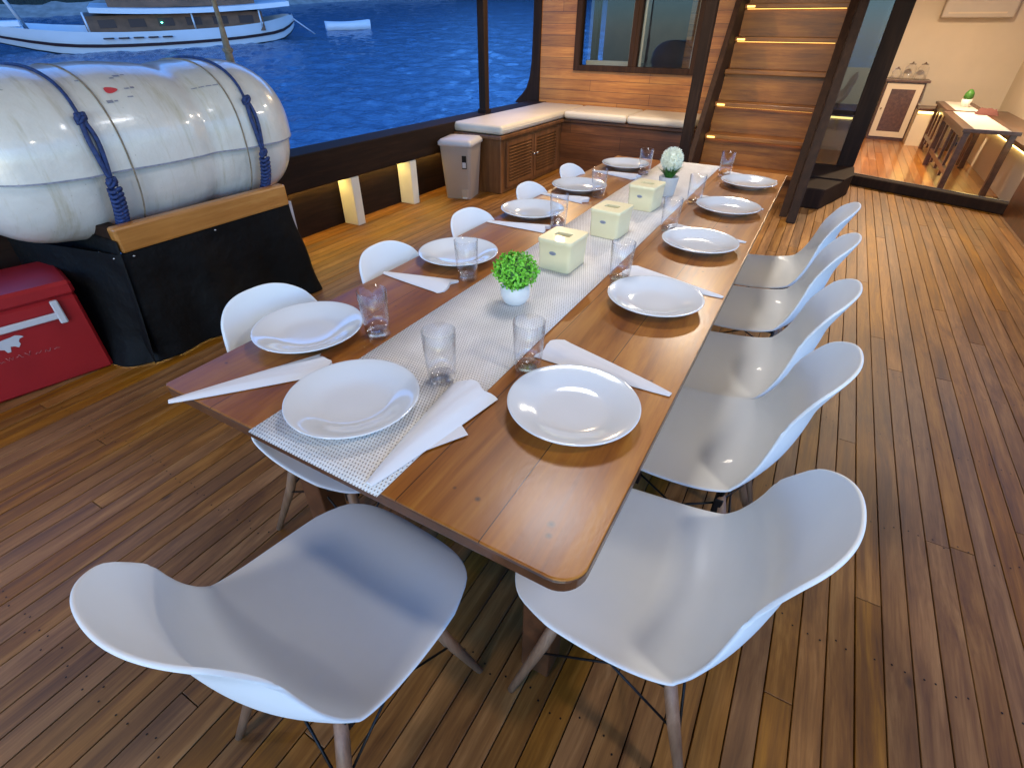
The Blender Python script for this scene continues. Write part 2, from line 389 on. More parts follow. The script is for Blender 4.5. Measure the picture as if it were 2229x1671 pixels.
# nail heads: small dark plugs, two per plank on every deck beam
nm = MB(); rnd = random.Random(5); y = -1.0
while y < 6.9:
    x = -2.52 + .0349
    while x < 2.9:
        for s in (-.014, .014):
            if rnd.random() < .8:
                px, py = x + s + rnd.uniform(-.003, .003), y + rnd.uniform(-.02, .02)
                q = [(px + .0029 * math.cos(t * PI / 3), py + .0029 * math.sin(t * PI / 3), .0012) for t in range(6)]
                nm.add(q, [tuple(range(6))], False)
        x += .0698
    y += .56
tag(nm.build('deck_nail_holes', M_['black']), kind='stuff', label='small dark nail holes dotted along the deck planks', cat='nail holes')
rf = planks(.9, 3.0, 7.0, 10.9, .09, .002, 0.0, 9)
o = rf.build('saloon_floor', wood('saloon_floor_wood', (.22, .09, .03), (.33, .14, .05), (.42, .2, .08), 'y', .8, .35, .5, .15, attr=True, knots=False, bs=.1), attr=True); tag(o, kind='structure')

# ------------------------------------------------------------------ sea, shore, sky
TH = R(5); az = Vector((fwd.x, fwd.y, 0)).normalized()
n_ = Vector((-az.x * math.sin(TH), -az.y * math.sin(TH), math.cos(TH))); e1 = az.cross(Vector((0, 0, 1))).normalized(); e2 = n_.cross(e1)
SEA = Matrix((e1, e2, n_)).transposed().to_4x4(); SEA.translation = CAMLOC - 3.5 * n_
def mk_sea():
    m, nt, n, l, p = newmat('sea_water')
    w2 = noise(nt, coords(nt, (1, 1.7, 1)), 6.5, 4, .6, .5)
    p.inputs['Base Color'].default_value = (.03, .105, .21, 1); p.inputs['Roughness'].default_value = .1
    p.inputs['IOR'].default_value = 1.45
    bump(nt, p, w2, .6, .05); return m
from mathutils import noise as mn
P = []; y = 2.6; NX = 330
while y < 75:
    row = []
    for i in range(NX + 1):
        u = -1.15 + 1.75 * i / NX; x = u * y * 1.05 + (-2 if i == 0 else 0); fade = min(1, 40 / y) if y > 40 else 1
        z = .065 * mn.fractal((x * .8, y * 1.2, 1.7), 1, 2.1, 4) + .05 * mn.fractal((x * 2.0 + 9, y * 3.2, 4.2), 1, 2.0, 2)
        row.append((x, y, z * fade))
    P.append(row); y *= 1.0082
mb = MB(); mb.grid(P)
sea = mb.build('sea_water', mk_sea()); sea.matrix_world = SEA; tag(sea, kind='structure')
mb = MB(); mb.add([(-900, -60, -.22), (700, -60, -.22), (700, 1400, -.22), (-900, 1400, -.22)], [(0, 1, 2, 3)])
sea = mb.build('open_sea', sea.data.materials[0]); sea.matrix_world = SEA; tag(sea, kind='structure')
# wooded hillside behind a strip of beach
def mk_hill():
    m, nt, n, l, p = newmat('dark_wooded_hillside')
    f = noise(nt, coords(nt), .35, 8, .7); l.new(ramp(nt, f, [(.35, (.006, .012, .012)), (.6, (.02, .035, .025)), (.75, (.05, .06, .045))]), p.inputs['Base Color'])
    p.inputs['Roughness'].default_value = .9; bump(nt, p, f, 1, 2.0); return m
rnd = random.Random(11); P = []
path = [(-140, 30), (-60, 42), (-40, 46), (-34, 49), (-27, 58), (-20, 68), (-8, 84), (20, 95), (80, 105), (200, 120)]
def along(k, m):
    t = k / m * (len(path) - 1); i = min(int(t), len(path) - 2); f = t - i
    return Vector((path[i][0] * (1 - f) + path[i + 1][0] * f, path[i][1] * (1 - f) + path[i + 1][1] * f, 0))
for k in range(61):
    c = along(k, 60); row = []
    for j, (dy, h) in enumerate([(0, -.5), (1.5, .6), (4, 6), (9, 14), (18, 24), (35, 32), (70, 30), (75, -1)]):
        amp = .12 * h if j > 1 else 0
        row.append(c + Vector((-.5 * dy * .6, dy, max(-1, h * (.8 if k > 40 else 1)) + rnd.uniform(-amp, amp))))
    P.append(row)
mb = MB(); mb.grid(P, smooth=True, flip=True); hill = mb.build('wooded_hill', mk_hill(), subsurf=1); hill.matrix_world = SEA; tag(hill, kind='structure')
P = []
for k in range(41):
    c = along(k, 60); P.append([c + Vector((0, -1.6 + rnd.uniform(-.3, .3), -.12)), c + Vector((0, .2, .35)), c + Vector((0, 2.2, .9 + rnd.uniform(-.1, .2)))])
mb = MB(); mb.grid(P, flip=True); sh = mb.build('beach', plain('grey_beach_sand', (.20, .20, .19), .9, var=.35, vs=1.2, bs=.8, bscale=3)); sh.matrix_world = SEA; tag(sh, kind='structure')

# moored wooden boat: local x runs from right end to left end, y is beam (away), z up
bd = Vector((-.85, -.523, 0)).normalized()
BM = SEA @ Matrix(((bd.x, bd.y, 0, -13.6), (bd.y, -bd.x, 0, 34.5), (0, 0, .6, 0), (0, 0, 0, 1)))
boat = thing('moored_boat', 'white wooden boat with a banana shaped hull and dark stripe moored off the beach', 'boat'); boat.matrix_world = BM
ST = [(-1.0, 2.0, .9, .3, .12), (-.3, 1.75, -.05, .9, .6), (1, 1.45, -.05, 1.5, 1.2), (3, 1.30, -.25, 1.8, 1.6), (6, 1.22, -.3, 1.95, 1.75), (8.5, 1.32, -.3, 1.9, 1.6),
      (10.3, 1.52, -.2, 1.6, 1.1), (12, 1.85, .55, 1.2, .6), (13.8, 2.3, 1.35, .7, .25), (15.4, 2.75, 2.2, .12, .05)]
def hull(t0, t1, off=0.0, sgn=1):
    rows = []
    for (s, zt, zb, bt, bb) in ST:
        r_ = []
        for t in t0, (t0 + t1) / 2, t1:
            z = zt * (1 - t) + zb * t; b_ = bt * (1 - t ** 1.5) + bb * t ** 1.5
            r_.append((s, -sgn * (b_ + off), z))
        rows.append(r_)
    return rows
mb = MB(); mb.grid(hull(0, 1)); mb.grid(hull(0, 1, 0, -1)); mb.add([hull(0, 1)[0][0], hull(0, 1)[0][2], hull(0, 1, 0, -1)[0][2], hull(0, 1, 0, -1)[0][0]], [(0, 1, 2, 3)])
mb.build('hull', M_['hullwhite'], boat, subsurf=1)
mb = MB(); mb.grid(hull(.5, .64, .05)); mb.build('rubbing_strake', M_['navy'], boat, subsurf=1)
mb = MB(); mb.grid(hull(.93, 1.0, .03)); mb.build('boot_top', M_['black'], boat, subsurf=1)
for k in range(5):
    mb = MB(); mb.box(5.35 + k * .62, 5.8 + k * .62, -2.03, -1.9, .82 + .01 * k, .92 + .01 * k); mb.build('scupper', M_['navy'], boat, bevel=.03)
mb = MB(); mb.box(.8, 8.8, -1.35, 1.35, .9, 2.3); mb.build('deckhouse', M_['hullbrown'], boat)
for k in range(6):
    mb = MB(); mb.box(1.3 + k * 1.25, 2.0 + k * 1.25, -1.38, -1.34, 1.5, 2.05); mb.build('window', M_['navy'], boat)
P = []
for s in range(0, 10):
    z = 2.36 + .012 * (s - 5) ** 2; P.append([(s - .6, -1.9, z), (s - .6, -1.9, z + .34), (s - .6, 1.9, z + .34), (s - .6, 1.9, z)])
mb = MB(); mb.grid(P, smooth=False, wrap=True); mb.build('upper_deck', M_['hullwhite'], boat)
mb = MB(); mb.box(1.0, 7.6, -1.2, 1.2, 2.75, 4.6); mb.build('wheelhouse', M_['hullbrown'], boat)
for x, h in ((1.0, 2.4), (4.2, 2.4), (8.7, 2.6)):
    mb = MB(); mb.tube([(x, -1.75, 1.2), (x, -1.75, h)], .04); mb.build('stanchion', M_['hullwhite'], boat)
mb = MB(); mb.tube([(11.2, 0, 1.4), (11.6, 0, 4), (12.2, 0, 7.5)], [.09, .08, .05]); mb.build('mast', M_['grey'], boat)
mb = MB(); mb.tube([(13.6, 0, 2.2), (17.5, 0, 3.3)], [.09, .05]); mb.build('bowsprit', M_['brown'], boat)
mb = MB(); mb.box(11.2, 12.2, -1.15, -.6, 1.75, 2.15, b=.05); mb.box(12.4, 13.3, -.9, -.5, 2.05, 2.35, b=.05); mb.build('locker', M_['hullwhite'], boat)
mb = MB(); mb.lathe([(0, -.04), (.05, 0), (0, .04)], 10, Matrix.Translation((5.6, -1.42, 1.75))); mb.build('lamp', M_['greenlight'], boat)
mb = MB(); mb.tube([(-.9, -.3, 1.65), (-1.5, -.35, .9), (-2.0, -.35, .3)], .04); mb.build('boarding_ladder', M_['grey'], boat)
skf = thing('skiff', 'small low white skiff afloat to the right of the big moored boat', 'boat')
skf.matrix_world = SEA @ T(-10.95, 39.9, 0, math.atan2(1.36, 2.5))
mb = MB(); rows = []
for s in range(9):
    x = -1.45 + s * .36; e = abs(s - 3.8) / 5; b_ = .48 * (1 - e ** 2.5); z = .40 + .14 * e * e
    rows.append([(x, -b_, z), (x, -b_ * .8, .05), (x, -b_ * .3, -.12), (x, b_ * .3, -.12), (x, b_ * .8, .05), (x, b_, z), (x, b_ - .06, z), (x, b_ * .6, .1), (x, -b_ * .6, .1), (x, -b_ + .06, z)])
mb.grid(rows, wrap=True); mb.add(rows[0], [tuple(range(10))]); mb.add(rows[-1], [tuple(range(10))[::-1]])
mb.build('hull', M_['hullwhite'], skf)
for x in (-.6, .4):
    mb = MB(); mb.box(x, x + .22, -.4, .4, .28, .32); mb.build('thwart', M_['brown'], skf)

# ------------------------------------------------------------------ bulwark along the left side
bw = thing('bulwark', 'low dark brown wooden bulwark along the sea side of the deck', 'bulwark', (-2.3, 3, 0))
def bx(name, mat, par, x0, x1, y0, y1, z0, z1, bevel=.004, off=(0, 0, 0), b=0):
    m = MB(); m.box(x0 - off[0], x1 - off[0], y0 - off[1], y1 - off[1], z0 - off[2], z1 - off[2], b=b)
    return m.build(name, mat, par, bevel=bevel)
O = (-2.3, 3, 0)
bx('cap_beam', M_['dark'], bw, -2.42, -2.165, -2.6, 6.5, .405, .655, .008, O)
bx('lower_board', M_['dark'], bw, -2.40, -2.345, 1.0, 6.5, -.02, .403, 0, O)
bx('lower_board', M_['dark'], bw, -2.40, -2.345, -2.6, -.3, -.02, .403, 0, O)
bx('lower_board', M_['dark'], bw, -2.40, -2.345, -.3, 1.0, -.02, .18, 0, O)
bx('light_strip', M_['ledbw'], bw, -2.335, -2.315, -2.4, 4.2, .396, .404, 0, O)
for k, yy in enumerate((.52, 1.27, 2.02, 2.77, 3.54)):
    s = thing('frame_end', ['cream painted frame end in the bulwark just behind the red cooler', 'cream painted frame end in the bulwark behind the tarpaulin',
        'cream painted frame end in the bulwark hidden behind the raft cradle', 'cream upright frame end under the cap rail, nearer of the two left of the bin', 'cream upright frame end under the cap rail, closest to the bin'][k], 'frame end', (-2.24, yy, 0), group='cream frame ends standing along the bulwark')
    bx('timber', M_['stub'], s, -2.34, -2.175, yy - .045, yy + .045, 0, .402, .006, (-2.24, yy, 0))
bw2 = thing('bulwark', 'dark red brown wooden side wall at the right edge of the deck', 'bulwark', (2.95, 3, 0)); O = (2.95, 3, 0)
bx('lower_board', M_['bench'], bw2, 2.88, 2.96, -2.6, 6.12, -.02, .60, 0, O)
bx('cap_beam', M_['dark'], bw2, 2.84, 3.02, -2.6, 6.12, .603, .66, .006, O)
# posts carrying the roof
def post(label, x, y, w, d, z0, z1, mat='darkz'):
    p = thing('roof_post', label, 'post', (x, y, z0), group='dark posts carrying the deck roof')
    bx('shaft', M_[mat], p, x - w / 2, x + w / 2, y - d / 2, y + d / 2, z0, z1, .006, (x, y, z0))
    bx('foot_block', M_[mat], p, x - w / 2 - .012, x + w / 2 + .012, y - d / 2 - .012, y + d / 2 + .012, z0 + .001, z0 + .04, .004, (x, y, z0))
post('slim dark square post rising from the bulwark against the sea', -2.27, 4.98, .085, .085, .655, 2.4)
post('dark square post beside the foot of the stairs at the bench end', -.005, 5.13, .095, .095, 0, 2.4)
post('dark post at the right front corner of the deck', 2.93, .2, .09, .09, .66, 2.4)
post('dark post at the left front corner behind the raft', -2.3, -1.9, .09, .09, .655, 2.4)

# ------------------------------------------------------------------ cabin wall with windows
cw = thing('cabin_wall', 'honey coloured horizontal board cabin wall behind the corner bench', 'wall', (-1.2, 6.4, 0)); O = (-1.2, 6.4, 0)
wx0, wx1, wz0, wz1 = -1.80, -.30, 1.02, 2.1
mb = MB()
for (a, b, c, d) in ((-2.33, wx0, 0, 2.4), (wx1, .03, 0, 2.4), (wx0, wx1, 0, wz0), (wx0, wx1, wz1, 2.4)):
    mb.box(a + 1.2, b + 1.2, -.05, .02, c, d)
mb.build('boarding', M_['panel'], cw)
win = thing('window_frame_set', None, None, (-1.05, 6.35, wz0)); del_ = win
for o_ in (win,): o_.parent = cw; o_.location = (0, 0, 0)
win.name = 'window'
def wb(name, mat, par, x0, x1, y0, y1, z0, z1, bev=.004): return bx(name, mat, par, x0, x1, y0, y1, z0, z1, bev, O)
# outer frame as one mesh
mb = MB(); f = .075
for (a, b, c, d) in ((wx0, wx0 + f, wz0, wz1), (wx1 - f, wx1, wz0, wz1), (wx0 + f, wx1 - f, wz0, wz0 + f * .8), (wx0 + f, wx1 - f, wz1 - f, wz1)):
    mb.box(a + 1.2, b + 1.2, -.085, .03, c, d, b=.004)
mb.box(-1.05 - .05 + 1.2, -1.05 + .05 + 1.2, -.083, .028, wz0 + f * .8, wz1 - f, b=.004)
mb.box(-1.05 - .008 + 1.2, -1.05 + .008 + 1.2, -.092, -.083, wz0 + .01, wz1 - .02)
mb.build('frame', M_['stringer'], win)
for a, b in ((wx0 + f, -1.10), (-1.0, wx1 - f)):
    mb = MB(); mb.box(a + 1.2, b + 1.2, -.035, -.03, wz0 + f * .8, wz1 - f); mb.build('pane', M_['pane'], win)
# inner cream sash of the open side window, inner rooms
mb = MB()
mb.box(.055, .115, .05, .5, 1.1, 2.1); mb.box(-.55, .055, .2, .26, 1.06, 1.12); mb.box(.8, .845, .0, .03, 1.08, 2.0); mb.box(.2, .23, .0, .03, 1.08, 2.0)
mb.build('inner_sash', M_['wpaint'], win)
bx('inner_counter', M_['wpaint'], cw, -2.3, .03, 6.55, 7.3, .98, 1.03, 0, O)
mb = MB(); mb.box(-1.13, -1.05, .02, 2.2, 0, .95)
for yy in (.35, 1.05, 1.75): mb.box(-1.13, -1.05, yy, yy + .12, .95, 2.4)
mb.build('side_boarding', M_['stringer'], cw)
mb = MB(); mb.box(-1.1, 1.2, 2.2, 2.25, 0, 2.4); mb.build('inner_partition', M_['hullbrown'], cw)
mb = MB(); mb.box(.5, .62, .9, 1.0, 1.0, 2.4); mb.build('inner_pillar', M_['panel'], cw)
# curved knee board at the outer edge of the wall
mb = MB(); pts = []
prof = [(.62, -.30), (.66, -.27), (.72, -.20), (.80, -.13), (.92, -.085), (1.1, -.06), (1.5, -.05), (2.4, -.045)]
poly = [(-2.33 + 1.2 + 0.03, z) for (z, _) in (prof[-1], prof[0])]
P2 = [(.06, 2.4), (.06, .62)] + [(d, z) for z, d in prof]
MM = Matrix(((1, 0, 0, -2.335 + 1.2), (0, 0, -1, .0), (0, 1, 0, 0), (0, 0, 0, 1)))
mb.prism([(x - .0, z) for x, z in P2], -.03, .065, MM); kb = mb.build('curved_edge_board', M_['darkz'], cw)

# ------------------------------------------------------------------ corner bench
be = thing('corner_bench', 'L shaped wooden corner bench with louvred doors under the cabin windows', 'bench', (-1.9, 5.2, 0)); O = (-1.9, 5.2, 0)
bx('carcass', M_['benchy'], be, -2.34, -1.635, 4.27, 5.72, 0.002, .525, .004, O)
bx('bench_front', M_['bench'], be, -1.634, -.06, 5.70, 6.33, 0.002, .525, .004, O)
bx('bench_top', M_['benchy'], be, -2.34, -1.60, 4.22, 5.69, .527, .565, .008, O)
bx('bench_top', M_['bench'], be, -2.34, -.06, 5.692, 6.33, .5275, .5655, .008, O)
for k in range(2):
    y0 = 4.36 + k * .62; y1 = y0 + .60
    d = thing('louvred_door', None, None); d.parent = be
    m = MB()
    for (a, b, c, e) in ((y0, y0 + .05, .05, .5), (y1 - .05, y1, .05, .5), (y0 + .05, y1 - .05, .05, .1), (y0 + .05, y1 - .05, .45, .5)):
        m.box(-1.635 + 1.9, -1.612 + 1.9, a - 5.2, b - 5.2, c, e, b=.002)
    m.build('door_frame', M_['benchy'], d)
    m = MB()
    for j in range(11):
        z = .112 + j * .031
        Mx = Matrix.Translation((-1.622 + 1.9, (y0 + y1) / 2 - 5.2, z + .01)) @ Matrix.Rotation(R(35), 4, 'Y')
        m.box(-.014, .014, -.245, .245, -.003, .003, Mx)
    m.build('louvres', M_['benchy'], d)
    m = MB(); m.box(-1.634 + 1.9, -1.632 + 1.9, y0 + .05 - 5.2, y1 - .05 - 5.2, .1, .45); m.build('backing', M_['dark'], d)
    m = MB(); m.lathe([(0, 0), (.008, 0), (.007, .012), (.013, .02), (.012, .028), (0, .032)], 14, Matrix.Translation((-1.612 + 1.9, (y1 - .025 if k == 0 else y0 + .025) - 5.2, .3)) @ Matrix.Rotation(R(90), 4, 'Y')); m.build('knob', M_['steel'], d)
def cushion(label, x0, x1, y0, y1, z0=.568, h=.085):
    m = MB(); nx, ny = 14, 14; c = thing('bench_cushion', label, 'cushion', ((x0 + x1) / 2, (y0 + y1) / 2, z0), group='cream cushions on the corner bench')
    X, Y = (x1 - x0) / 2, (y1 - y0) / 2; m.box(-X, X, -Y, Y, 0, h)
    o = m.build('pad', M_['cushion'], c, bevel=.034, segs=5)
    for q in o.data.polygons: q.use_smooth = True
    m = MB(); m.tube([(-X + .012, -Y + .012, h * .5), (X - .012, -Y + .012, h * .5)], .004); m.tube([(X - .0, -Y + .03, h * .5), (X - .0, Y - .03, h * .5)], .004); m.build('piping', M_['cushion'], c)
cushion('long cream cushion on the bench beside the bulwark', -2.30, -1.60, 4.24, 6.32)
cushion('cream cushion under the cabin window, left half', -1.595, -.82, 5.66, 6.32)
cushion('cream cushion under the cabin window, ending at the dark post', -.815, -.07, 5.66, 6.32)

# ------------------------------------------------------------------ stairs
st = thing('staircase', 'steep open wooden stairs with dark stringers and warm step lights', 'staircase', (.55, 5.4, 0)); O = (.55, 5.4, 0)
tz = [.27, .55, .83, 1.11, 1.385, 1.66, 1.94, 2.2]
ty = [5.30 + .62 * z for z in tz]
for k, (z, y) in enumerate(zip(tz, ty)):
    bx('tread', M_['stair'], st, .075, 1.015, y - .03, y + .25, z - .04, z, .006, O)
    zb = tz[k - 1] if k else 0
    bx('riser', M_['stair'], st, .076, 1.014, y + .02, y + .04, zb + .002, z - .042, 0, O)
    if k in (1, 2, 4, 5, 6):
        bx('step_light', M_['ledst'], st, .10, 1.0, y + .004, y + .018, z - .0435, z - .0405, 0, O)
        bx('step_light', M_['ledst'], st, .10, .175, y - .036, y - .031, z - .03, z - .015, 0, O)
def stringer(x0, x1, name):
    m = MB(); vs = []
    pts = [(4.98, 0), (5.42, 0), (6.95, 2.42), (6.52, 2.42)]
    for x in (x0, x1): vs += [(x - O[0], y - O[1], z) for y, z in pts]
    m.add(vs, [(0, 3, 2, 1), (4, 5, 6, 7), (0, 1, 5, 4), (1, 2, 6, 5), (2, 3, 7, 6), (3, 0, 4, 7)]); m.build(name, M_['stringer'], st, bevel=.005)
stringer(.02, .073, 'stringer'); stringer(1.017, 1.085, 'stringer')
m = MB(); m.add([(x, y, z) for x in (1.09 - .55, 1.17 - .55) for y, z in ((4.80 - 5.4, 0), (4.97 - 5.4, 0), (6.5 - 5.4, 2.42), (6.33 - 5.4, 2.42))], [(0, 3, 2, 1), (4, 5, 6, 7), (0, 1, 5, 4), (1, 2, 6, 5), (2, 3, 7, 6), (3, 0, 4, 7)]); m.build('handrail', M_['darkz'], st, bevel=.012)
bs = thing('stairwell_back', 'dark boarding closing the space behind the stairs', 'wall', (.55, 7.15, 0))
bx('boarding', M_['stringer'], bs, .0, 1.12, 7.1, 7.16, 0, 2.4, 0, (.55, 7.15, 0)); bx('side_board', M_['panel'], bs, .0, .025, 6.43, 7.09, 0, 2.4, 0, (.55, 7.15, 0))

# ------------------------------------------------------------------ glazed front of the saloon + doorway
gf = thing('glazed_partition', 'dark framed smoked glass partition between the stairs and the doorway', 'partition', (1.35, 6.72, 0)); O = (1.35, 6.72, 0)
bx('jamb', M_['darkz'], gf, 1.385, 1.555, 6.66, 6.78, .0, 2.4, .004, O); bx('jamb', M_['darkz'], gf, 1.10, 1.17, 6.66, 6.78, .0, 2.4, .004, O)
bx('rail', M_['darkz'], gf, 1.17, 1.384, 6.68, 6.76, 0, .12, .003, O); bx('rail', M_['darkz'], gf, 1.17, 1.384, 6.68, 6.76, .70, .735, .003, O)
bx('pane', M_['smoked'], gf, 1.17, 1.384, 6.71, 6.716, .12, .70, 0, O); bx('pane', M_['smoked'], gf, 1.17, 1.384, 6.71, 6.716, .735, 2.4, 0, O)
bk = thing('storage_box', 'low dark wooden box standing at the foot of the smoked glass', 'box', (1.38, 6.0, 0)); O = (1.38, 6.0, 0)
m = MB(); m.prism([(1.16 - 1.38, 5.42 - 6), (1.33 - 1.38, 5.42 - 6), (1.56 - 1.38, 6.2 - 6), (1.56 - 1.38, 6.64 - 6), (1.16 - 1.38, 6.64 - 6)], 0.001, .19); m.build('body', M_['darkz'], bk, bevel=.01)
m = MB(); m.prism([(1.155 - 1.38, 5.9 - 6), (1.48 - 1.38, 5.9 - 6), (1.565 - 1.38, 6.2 - 6), (1.565 - 1.38, 6.645 - 6), (1.155 - 1.38, 6.645 - 6)], .191, .205); m.build('lid', M_['darkz'], bk)
sl = thing('door_sill', 'raised dark wooden door sill crossing to the saloon', 'sill', (2.25, 6.5, 0), math.atan2(-.60, 1.35))
m = MB(); m.box(-.75, .74, -.06, .06, 0.001, .105, b=.008); m.build('threshold', M_['darkz'], sl)
m = MB(); m.box(-.75, .74, .03, .05, .105, .112); m.build('track', M_['steel'], sl)
dp = thing('door_post', 'dark red brown door post where the sill meets the right side wall', 'post', (2.94, 6.16, 0)); O = (2.94, 6.16, 0)
bx('shaft', M_['bench'], dp, 2.90, 3.0, 6.13, 6.22, 0, 2.4, .005, O); bx('door_leaf', M_['bench'], dp, 3.0, 3.04, 5.6, 6.12, .67, 2.3, .003, O)

# ------------------------------------------------------------------ saloon beyond
sw = thing('saloon_wall', 'cream painted saloon walls behind the doorway', 'wall', (2.2, 10.8, 0)); O = (2.2, 10.8, 0)
m = MB(); m.box(1.62 - 2.2, 3.45 - 2.2, 0, .05, 0, 2.4); m.box(1.0 - 2.2, 1.62 - 2.2, 0, .05, 0, .97); m.box(1.0 - 2.2, 1.62 - 2.2, 0, .05, 2.1, 2.4); m.build('back_wall', M_['wpaint'], sw)
bx('side_wall', M_['wpaint'], sw, 3.38, 3.43, 6.22, 10.8, 0, 2.4, 0, O)
bx('side_wall', M_['wpaint'], sw, .95, 1.0, 7.17, 10.85, 0, 2.4, 0, O)
m = MB(); m.box(1.0 - 2.2, 1.62 - 2.2, .02, .026, .97, 2.1); m.build('pane', M_['pane'], sw)
sb = thing('saloon_bench', 'built in saloon bench with a warm light strip under its seat', 'bench', (3.1, 8, 0)); O = (3.1, 8, 0)
bx('seat', M_['brown'], sb, 2.93, 3.379, 6.3, 10.2, .475, .52, .006, O); bx('seat', M_['brown'], sb, 2.30, 2.929, 10.0, 10.45, .476, .521, .006, O)
bx('base', M_['wpaint'], sb, 2.985, 3.37, 6.3, 10.2, .001, .474, 0, O); bx('base', M_['wpaint'], sb, 2.30, 2.93, 10.06, 10.4, .001, .475, 0, O)
bx('light_strip', M_['led'], sb, 2.968, 2.984, 6.35, 10.0, .446, .47, 0, O); bx('light_strip', M_['led'], sb, 2.31, 2.95, 10.045, 10.058, .448, .472, 0, O)
sb2 = thing('saloon_bench', 'low bench with a light strip seen through the smoked glass', 'bench', (1.28, 9.3, 0)); O = (1.28, 9.3, 0)
bx('seat', M_['brown'], sb2, 1.02, 1.52, 8.9, 10.2, .45, .50, .006, O); bx('base', M_['wpaint'], sb2, 1.03, 1.48, 8.97, 10.2, .001, .449, 0, O); bx('light_strip', M_['led'], sb2, 1.05, 1.46, 8.955, 8.968, .42, .445, 0, O)
cb = thing('cabinet', 'white framed cabinet with a dark brown door panel in the saloon', 'cabinet', (2.04, 10.6, 0)); O = (2.04, 10.6, 0)
bx('carcass', M_['brown'], cb, 1.78, 2.30, 10.42, 10.795, .001, .815, .003, O); bx('top', M_['brown'], cb, 1.74, 2.34, 10.36, 10.798, .816, .85, .005, O)
m = MB()
for (a, b, c, d) in ((1.80, 1.88, .05, .80), (2.20, 2.28, .05, .80), (1.88, 2.20, .05, .13), (1.88, 2.20, .72, .80)): m.box(a - 2.04, b - 2.04, -.2, -.181, c, d, b=.002)
m.build('door_frame', M_['wpaint'], cb); bx('door_panel', M_['brown'], cb, 1.88, 2.20, 10.405, 10.418, .13, .72, 0, O)
m = MB(); m.lathe([(0, 0), (.012, .004), (.012, .018), (0, .022)], 12, Matrix.Translation((1.835 - 2.04, -.2, .45)) @ Matrix.Rotation(R(90), 4, 'X')); m.build('knob', M_['steel'], cb)
for (x, y, r_, h, lab) in ((1.87, 10.55, .06, .12, 'low glass jar at the left end on the saloon cabinet'), (2.04, 10.6, .075, .19, 'tall glass dispenser in the middle on the saloon cabinet'), (2.20, 10.58, .075, .19, 'tall glass dispenser at the right end on the saloon cabinet')):
    g = thing('glass_jar', lab, 'jar', (x, y, .851), group='glass jars on the saloon cabinet')
    m = MB(); m.lathe([(r_ * .9, 0), (r_, .01), (r_, h * .8), (r_ * .6, h * .95), (r_ * .6, h)], 20); m.build('body', M_['glass'], g)
    m = MB(); m.lathe([(r_ * .62, h), (r_ * .62, h + .012), (.012, h + .02), (.012, h + .035), (0, h + .036)], 16); m.build('lid', M_['steel'], g)
ac = thing('air_conditioner', 'flat cream air conditioner high on the saloon back wall', 'air conditioner', (2.55, 10.7, 1.68)); O = (2.55, 10.7, 1.68)
bx('casing', M_['ac'], ac, 2.15, 3.0, 10.6, 10.799, 1.62, 1.95, .02, O); bx('vent', M_['wpaint'], ac, 2.22, 2.9, 10.59, 10.599, 1.67, 1.69, 0, O)
def stable(label, x0, x1, y0, y1, z, cx):
    t = thing('side_table', label, 'table', ((x0 + x1) / 2, (y0 + y1) / 2, 0), group='slatted wooden tables in the saloon'); o_ = ((x0 + x1) / 2, (y0 + y1) / 2, 0)
    bx('tabletop', M_['brown'], t, x0, x1, y0, y1, z - .035, z, .004, o_)
    for xx in (x0 + .02, x1 - .075):
        for yy in (y0 + .03, y1 - .08): bx('leg', M_['brown'], t, xx, xx + .055, yy, yy + .055, .001, z - .036, .003, o_)
    m = MB(); nn = 3
    for j in range(nn):
        yy = y0 + (y1 - y0) * (j + 1) / (nn + 1); m.box(x0 + .03 - o_[0], x0 + .055 - o_[0], yy - o_[1] - .03, yy - o_[1] + .03, .1, z - .1)
    m.box(x0 + .028 - o_[0], x0 + .06 - o_[0], y0 + .09 - o_[1], y1 - .09 - o_[1], .16, .21); m.box(x0 + .028 - o_[0], x0 + .06 - o_[0], y0 + .09 - o_[1], y1 - .09 - o_[1], z - .1, z - .037)
    m.build('side_slats', M_['brown'], t)
    r_ = MB(); r_.box(x0 + .09, x1 - .09, y0 + .0, y1 - .04, z + .001, z + .003); c = r_.build('table_cloth', M_['cloth']); tag(c, 'pale cloth runner on the ' + ('nearer' if y0 < 8 else 'farther') + ' slatted saloon table', 'cloth', 'pale cloths on the saloon tables')
stable('slatted brown saloon table nearest the door sill with a pale cloth', 2.40, 2.88, 6.86, 8.55, .63, 0)
stable('slatted brown saloon table farther back carrying a green plant', 2.45, 2.88, 8.66, 9.9, .63, 0)
pp = thing('potted_plant', 'tiny pot with one dark green cactus on the farther saloon table', 'plant', (2.68, 9.15, .634))
m = MB(); m.lathe([(.045, 0), (.06, .09), (.055, .092), (.05, .08), (0, .08)], 16); m.build('pot', M_['pot'], pp)
m = MB(); m.lathe([(.02, .08), (.055, .11), (.05, .16), (.02, .2), (0, .205)], 14); m.build('foliage', M_['grass'], pp)
fd = thing('folded_cloth', 'crumpled reddish brown cloth lying between the two saloon tables', 'cloth', (2.80, 8.35, .634))
m = MB(); rr = random.Random(2); P = []
for i in range(7):
    P.append([((i - 3) * .035 + rr.uniform(-.01, .01), (j - 3) * .035, (0 if i in (0, 6) or j in (0, 6) else rr.uniform(.02, .07))) for j in range(7)])
m.grid(P, flip=True); m.build('fabric', plain('reddish_cloth', (.12, .04, .035), .9), fd)

